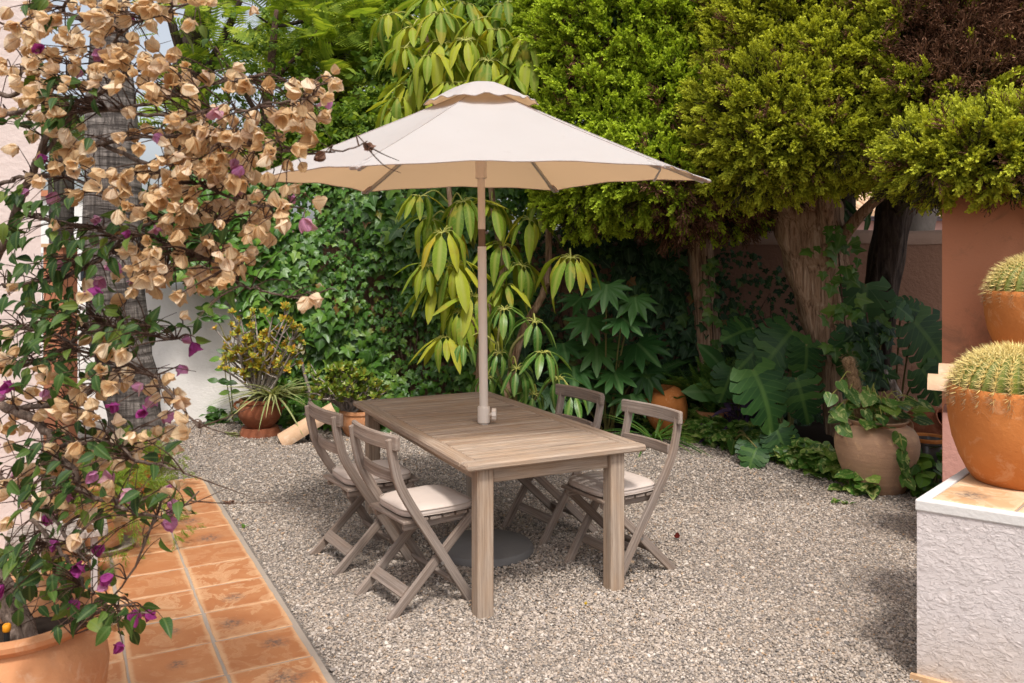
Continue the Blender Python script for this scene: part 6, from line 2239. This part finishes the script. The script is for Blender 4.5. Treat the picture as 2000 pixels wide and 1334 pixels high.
# ------------------------------------------------------------------ bougainvillea
BB = Vector((BP.x, BP.y, BP.z + .41))
bg_t = thing('bougainvillea', 'bougainvillea with papery beige and some magenta bracts in the big pot at left', 'bougainvillea', BB)
main = [
    ([(40, 1275, 2.66), (15, 1200, 2.66), (-35, 1080, 2.68), (-60, 940, 2.70), (-50, 800, 2.70), (0, 790, 2.6), (80, 830, 2.5), (105, 880, 2.45), (145, 920, 2.4), (150, 960, 2.38)], .022, .009),
    ([(75, 1270, 2.68), (40, 1190, 2.72), (-20, 1060, 2.78), (-55, 860, 2.80), (-45, 600, 2.78), (20, 450, 2.7), (62, 340, 2.65), (110, 240, 2.6), (180, 190, 2.55), (250, 150, 2.5)], .024, .006),
    ([(62, 335, 2.65), (130, 232, 2.6), (195, 215, 2.5), (330, 226, 2.4), (400, 215, 2.35), (480, 212, 2.3), (560, 197, 2.28), (612, 188, 2.26)], .0075, .002),
    ([(-20, 235, 2.7), (80, 200, 2.65), (130, 150, 2.6), (190, 132, 2.55), (240, 60, 2.5), (330, 22, 2.45), (405, -5, 2.4)], .008, .0025),
    ([(90, 325, 2.65), (200, 282, 2.55), (300, 265, 2.45), (420, 272, 2.38), (520, 287, 2.33), (600, 300, 2.3), (660, 294, 2.28), (718, 280, 2.26)], .0075, .0018),
    ([(60, 420, 2.68), (150, 442, 2.6), (250, 450, 2.5), (330, 480, 2.45), (430, 515, 2.4), (465, 552, 2.38), (520, 570, 2.36), (590, 583, 2.34), (655, 560, 2.33)], .0075, .0018),
    ([(10, 560, 2.7), (120, 542, 2.62), (200, 500, 2.56), (280, 442, 2.5), (350, 432, 2.45), (440, 440, 2.42)], .009, .003),
    ([(-50, 740, 2.7), (90, 700, 2.6), (180, 645, 2.5), (260, 652, 2.45), (340, 662, 2.4)], .009, .003),
    ([(20, 800, 2.6), (150, 780, 2.5), (230, 722, 2.45), (300, 732, 2.4), (350, 790, 2.36), (392, 835, 2.34)], .009, .003),
    ([(100, 875, 2.46), (200, 862, 2.4), (270, 900, 2.35), (330, 912, 2.32), (372, 932, 2.3)], .008, .002),
    ([(150, 955, 2.38), (220, 982, 2.35), (265, 1000, 2.32), (330, 1008, 2.3), (390, 960, 2.3)], .008, .002),
    ([(60, 1010, 2.5), (120, 1080, 2.45), (165, 1140, 2.4), (210, 1172, 2.36), (290, 1195, 2.33)], .007, .002),
    ([(-50, 900, 2.7), (20, 950, 2.6), (90, 1000, 2.5), (140, 1060, 2.45), (175, 1110, 2.42)], .010, .003),
    ([(-40, 180, 2.7), (30, 180, 2.65), (60, 60, 2.6), (120, 20, 2.55), (150, -30, 2.5)], .009, .004),
    ([(-50, 390, 2.74), (20, 352, 2.66), (90, 342, 2.6), (170, 360, 2.55), (250, 405, 2.5)], .008, .003),
    ([(-45, 640, 2.75), (30, 640, 2.65), (100, 650, 2.58), (170, 690, 2.5), (240, 700, 2.45)], .008, .003),
    ([(200, 282, 2.55), (330, 342, 2.45), (420, 372, 2.4), (500, 402, 2.36), (562, 400, 2.34)], .007, .002),
    ([(195, 215, 2.5), (300, 200, 2.45), (400, 170, 2.4), (485, 150, 2.36)], .006, .002),
    ([(240, 60, 2.5), (160, 40, 2.55), (60, -10, 2.6)], .006, .003),
    ([(300, 1010, 2.32), (250, 1130, 2.38), (140, 1240, 2.5)], .004, .002),
]
allpts = []
for pts_, r0, r1 in main:
    q = catmull([at(*p) for p in pts_], 6)
    q = [p + Vector((random.gauss(0, .0028), random.gauss(0, .006), random.gauss(0, .0028))) for p in q]
    mb = MB()
    mb.tube(q, [r0 + (r1 - r0) * i / (len(q) - 1) for i in range(len(q))], 8)
    mb.build('branch', M_BSTEM, bg_t, smooth=True, base=BB)
    allpts += q
AP = np.array([list(p) for p in allpts])
blobs = [(100, 60, 110, 55, 24), (290, 15, 110, 22, 15), (190, 130, 90, 45, 15), (310, 130, 65, 50, 13), (485, 158, 35, 20, 5), (620, 172, 36, 30, 10), (575, 228, 40, 26, 8), (400, 250, 105, 32, 22), (450, 290, 90, 32, 20),
         (350, 322, 110, 45, 24), (480, 335, 60, 28, 8), (560, 395, 30, 28, 5), (420, 400, 90, 36, 14), (300, 400, 60, 36, 9), (500, 432, 26, 26, 5), (400, 480, 65, 34, 13), (330, 530, 60, 34, 14), (280, 500, 50, 36, 10), (475, 500, 18, 16, 3),
         (430, 530, 26, 16, 4), (100, 250, 80, 70, 12), (60, 130, 50, 55, 9), (150, 350, 80, 55, 9), (250, 560, 50, 30, 6), (215, 700, 40, 50, 10), (150, 770, 80, 55, 14), (300, 750, 25, 25, 3), (362, 838, 14, 20, 3), (340, 775, 14, 24, 3),
         (250, 860, 50, 36, 8), (100, 840, 80, 55, 12), (50, 950, 65, 55, 11), (180, 925, 65, 45, 11), (325, 965, 24, 22, 4), (150, 1010, 40, 26, 5), (228, 1222, 14, 12, 2), (10, 700, 40, 110, 9), (590, 580, 20, 6, 2), (350, 615, 10, 10, 1)]
cl = []
for (px, py, rx, ry, k) in blobs:
    for _ in range(int(k * (2.3 if py < 450 else 1.8))):
        x, y = random.gauss(px, rx * .72), random.gauss(py, ry * .72)
        pk = 0.025 if y < 480 else (0.05 if y < 900 else .15)
        cl.append((x, y, 'p' if random.random() < pk else 'b'))
cl += [(x, y, 'p') for x, y in [(45, 165), (425, 215), (300, 262), (48, 368), (110, 375), (195, 425), (215, 515), (125, 515), (355, 665), (350, 712), (280, 750), (330, 1003), (185, 920), (212, 1140), (95, 1000)]]
cl += [(x, y, 'm') for x, y in [(255, 450), (200, 575), (375, 668), (285, 800), (172, 805), (25, 750), (115, 1022), (112, 1055), (160, 1105), (135, 1172), (190, 1088), (195, 1128), (8, 1142), (285, 1192), (240, 1258), (110, 1155), (262, 1190), (75, 100), (80, 300), (250, 30)]]
cl += [(715, 283, 'd'), (635, 298, 'd'), (722, 290, 'd')]
tw = []
pos = {'b': [], 'p': [], 'm': [], 'd': []}
for (x, y, c) in cl:
    d = random.uniform(2.2, 2.62) if x > 150 else random.uniform(2.3, 2.75)
    if c == 'd': d = 2.27
    p = at(x, y, d)
    dist = np.linalg.norm(AP - np.array(list(p)), axis=1) + rng.uniform(0, .05, len(AP))
    b = Vector(AP[int(np.argmin(dist))])
    if (b - p).length > .19: p = b + (p - b).normalized() * random.uniform(.13, .20)
    m_ = (b + p) / 2 + Vector((random.gauss(0, .012), random.gauss(0, .012), random.gauss(.012, .012)))
    tw.append((catmull([b, m_, p], 3), .0026, .0013))
    pos[c].append((p, (p - m_).normalized()))
for c, mt in (('b', M_BEIGE), ('p', M_PINKB), ('m', M_MAGENTA), ('d', M_DRYBR)):
    P = np.array([list(p) for p, d in pos[c]])
    n = len(P)
    D = np.array([list(d) for _, d in pos[c]]) * .5 + rvec(n, .45) + [0, -.1, -.45]
    M = frames(P, D, rvec(n), rng.uniform(.030, .050, n) * (1.0 if c != 'd' else .75))
    scatter('flower', T_BRACT, M, mt, bg_t, BB, {'b': 262, 'p': 20, 'm': 20, 'd': 3}[c], rest='flower_mass')
lb = [(120, 150, 40, 40, 8), (60, 230, 50, 50, 9), (130, 215, 30, 30, 5), (70, 560, 110, 110, 64), (225, 640, 55, 45, 26), (150, 720, 90, 60, 30), (300, 640, 40, 30, 10), (90, 900, 110, 70, 32), (305, 890, 30, 22, 8), (290, 965, 40, 22, 12), (200, 1185, 70, 40, 20),
      (130, 1130, 60, 50, 18), (50, 1090, 70, 80, 26), (340, 985, 40, 22, 8), (180, 470, 60, 40, 10), (40, 420, 60, 60, 14), (370, 640, 30, 20, 6), (250, 440, 40, 30, 6), (420, 450, 60, 30, 6), (400, 60, 40, 30, 3), (60, 10, 50, 15, 4), (180, 985, 70, 30, 12), (265, 1205, 40, 20, 10), (200, 860, 90, 40, 18), (30, 680, 60, 60, 18), (290, 470, 20, 20, 3), (520, 560, 90, 10, 4), (170, 1100, 60, 40, 10)]
P, D = [], []
for (px, py, rx, ry, k) in lb:
    for _ in range(int(k * (2.4 if px < 140 else 1.35))):
        x, y = random.gauss(px, rx * .55), random.gauss(py, ry * .55)
        p = at(x, y, random.uniform(2.2, 2.7))
        dist = np.linalg.norm(AP - np.array(list(p)), axis=1)
        b = Vector(AP[int(np.argmin(dist))])
        if (b - p).length > .18: p = b + (p - b).normalized() * random.uniform(.10, .19)
        tw.append((catmull([b, (b + p) / 2 + Vector((0, 0, .012)), p], 3), .0022, .0011))
        P.append(list(p))
        D.append(list((p - b).normalized() * .6 + Vector((random.gauss(0, .5), random.gauss(-.1, .5), random.gauss(-.6, .35)))))
n = len(P)
scatter('leaf', T_BLEAF, frames(np.array(P), np.array(D), rvec(n, .5) + [0, -.5, .7], rng.uniform(.034, .066, n)), M_BLEAF, bg_t, BB, 290)
# bare thin twigs
for k in range(130):
    i = random.randrange(len(allpts))
    b = allpts[i]
    e = b + Vector((random.gauss(.05, .08), random.gauss(0, .06), random.gauss(.0, .07)))
    tw.append((catmull([b, (b + e) / 2 + Vector((random.gauss(0, .01), 0, random.gauss(0, .015))), e], 3), .0022, .0008))
stems('twigs', M_TWIG, BB, bg_t, tw, 4, 'stuff')

# ------------------------------------------------------------------ things fallen on the gravel
def fallen(name, label, px, py, mt, s, cat):
    q = gnd(px, py)
    t = bpy.data.objects.new(name, T_BRACT[1].mesh(mt, name))
    COL.objects.link(t)
    t.location = (q.x, q.y, 0.022)
    t.scale = (s, s, s)
    t.rotation_euler = (R(100), R(20), random.uniform(0, 6))
    setp(t, label, cat)


M_RED = bract_mat('red_dry_bract', [(0, (.22, .03, .03)), (1, (.30, .06, .05))])
M_YEL = bract_mat('yellow_petal', [(0, (.7, .5, .02)), (1, (.75, .55, .03))])
fallen('fallen_flower', 'dry red flower on the gravel right of the chairs', 1320, 1058, M_RED, .035, 'flower')
fallen('fallen_petal', 'tiny yellow petal on the gravel between the two front table legs', 1143, 1190, M_YEL, .016, 'petal')
# weeds sprouting from the gravel
def weed(label, px, py, s, mt, k=9):
    q = gnd(px, py)
    t = thing('gravel_weed', label, 'weed', (q.x, q.y, .005))
    a = rng.uniform(0, 6.28, k)
    M = frames(np.repeat([[q.x, q.y, .01]], k, 0) + rng.normal(0, s * .25, (k, 3)) * [1, 1, .1], np.stack([np.cos(a), np.sin(a), rng.uniform(.2, 1, k)], 1), np.repeat([[0, 0, 1.0]], k, 0), rng.uniform(s * .6, s, k))
    scatter('leaf', T_OVAL, M, mt, t, (q.x, q.y, .005), k)
weed('tiny green weed in the gravel in front of the ribbed urn', 1630, 985, .06, M_POTHOS)
weed('second tiny weed in the gravel just right of the first, by the urn foot', 1652, 987, .05, M_POTHOS)
weed('reddish tuft by the edge of the tiled path', 446, 985, .045, M_DRYBR, 12)
weed('low green weed between the path edge and the far left chair', 478, 1032, .03, M_IVY, 12)
weed('tuft of dry grass in front of the succulent pot', 468, 852, .12, M_SPIDER, 16)
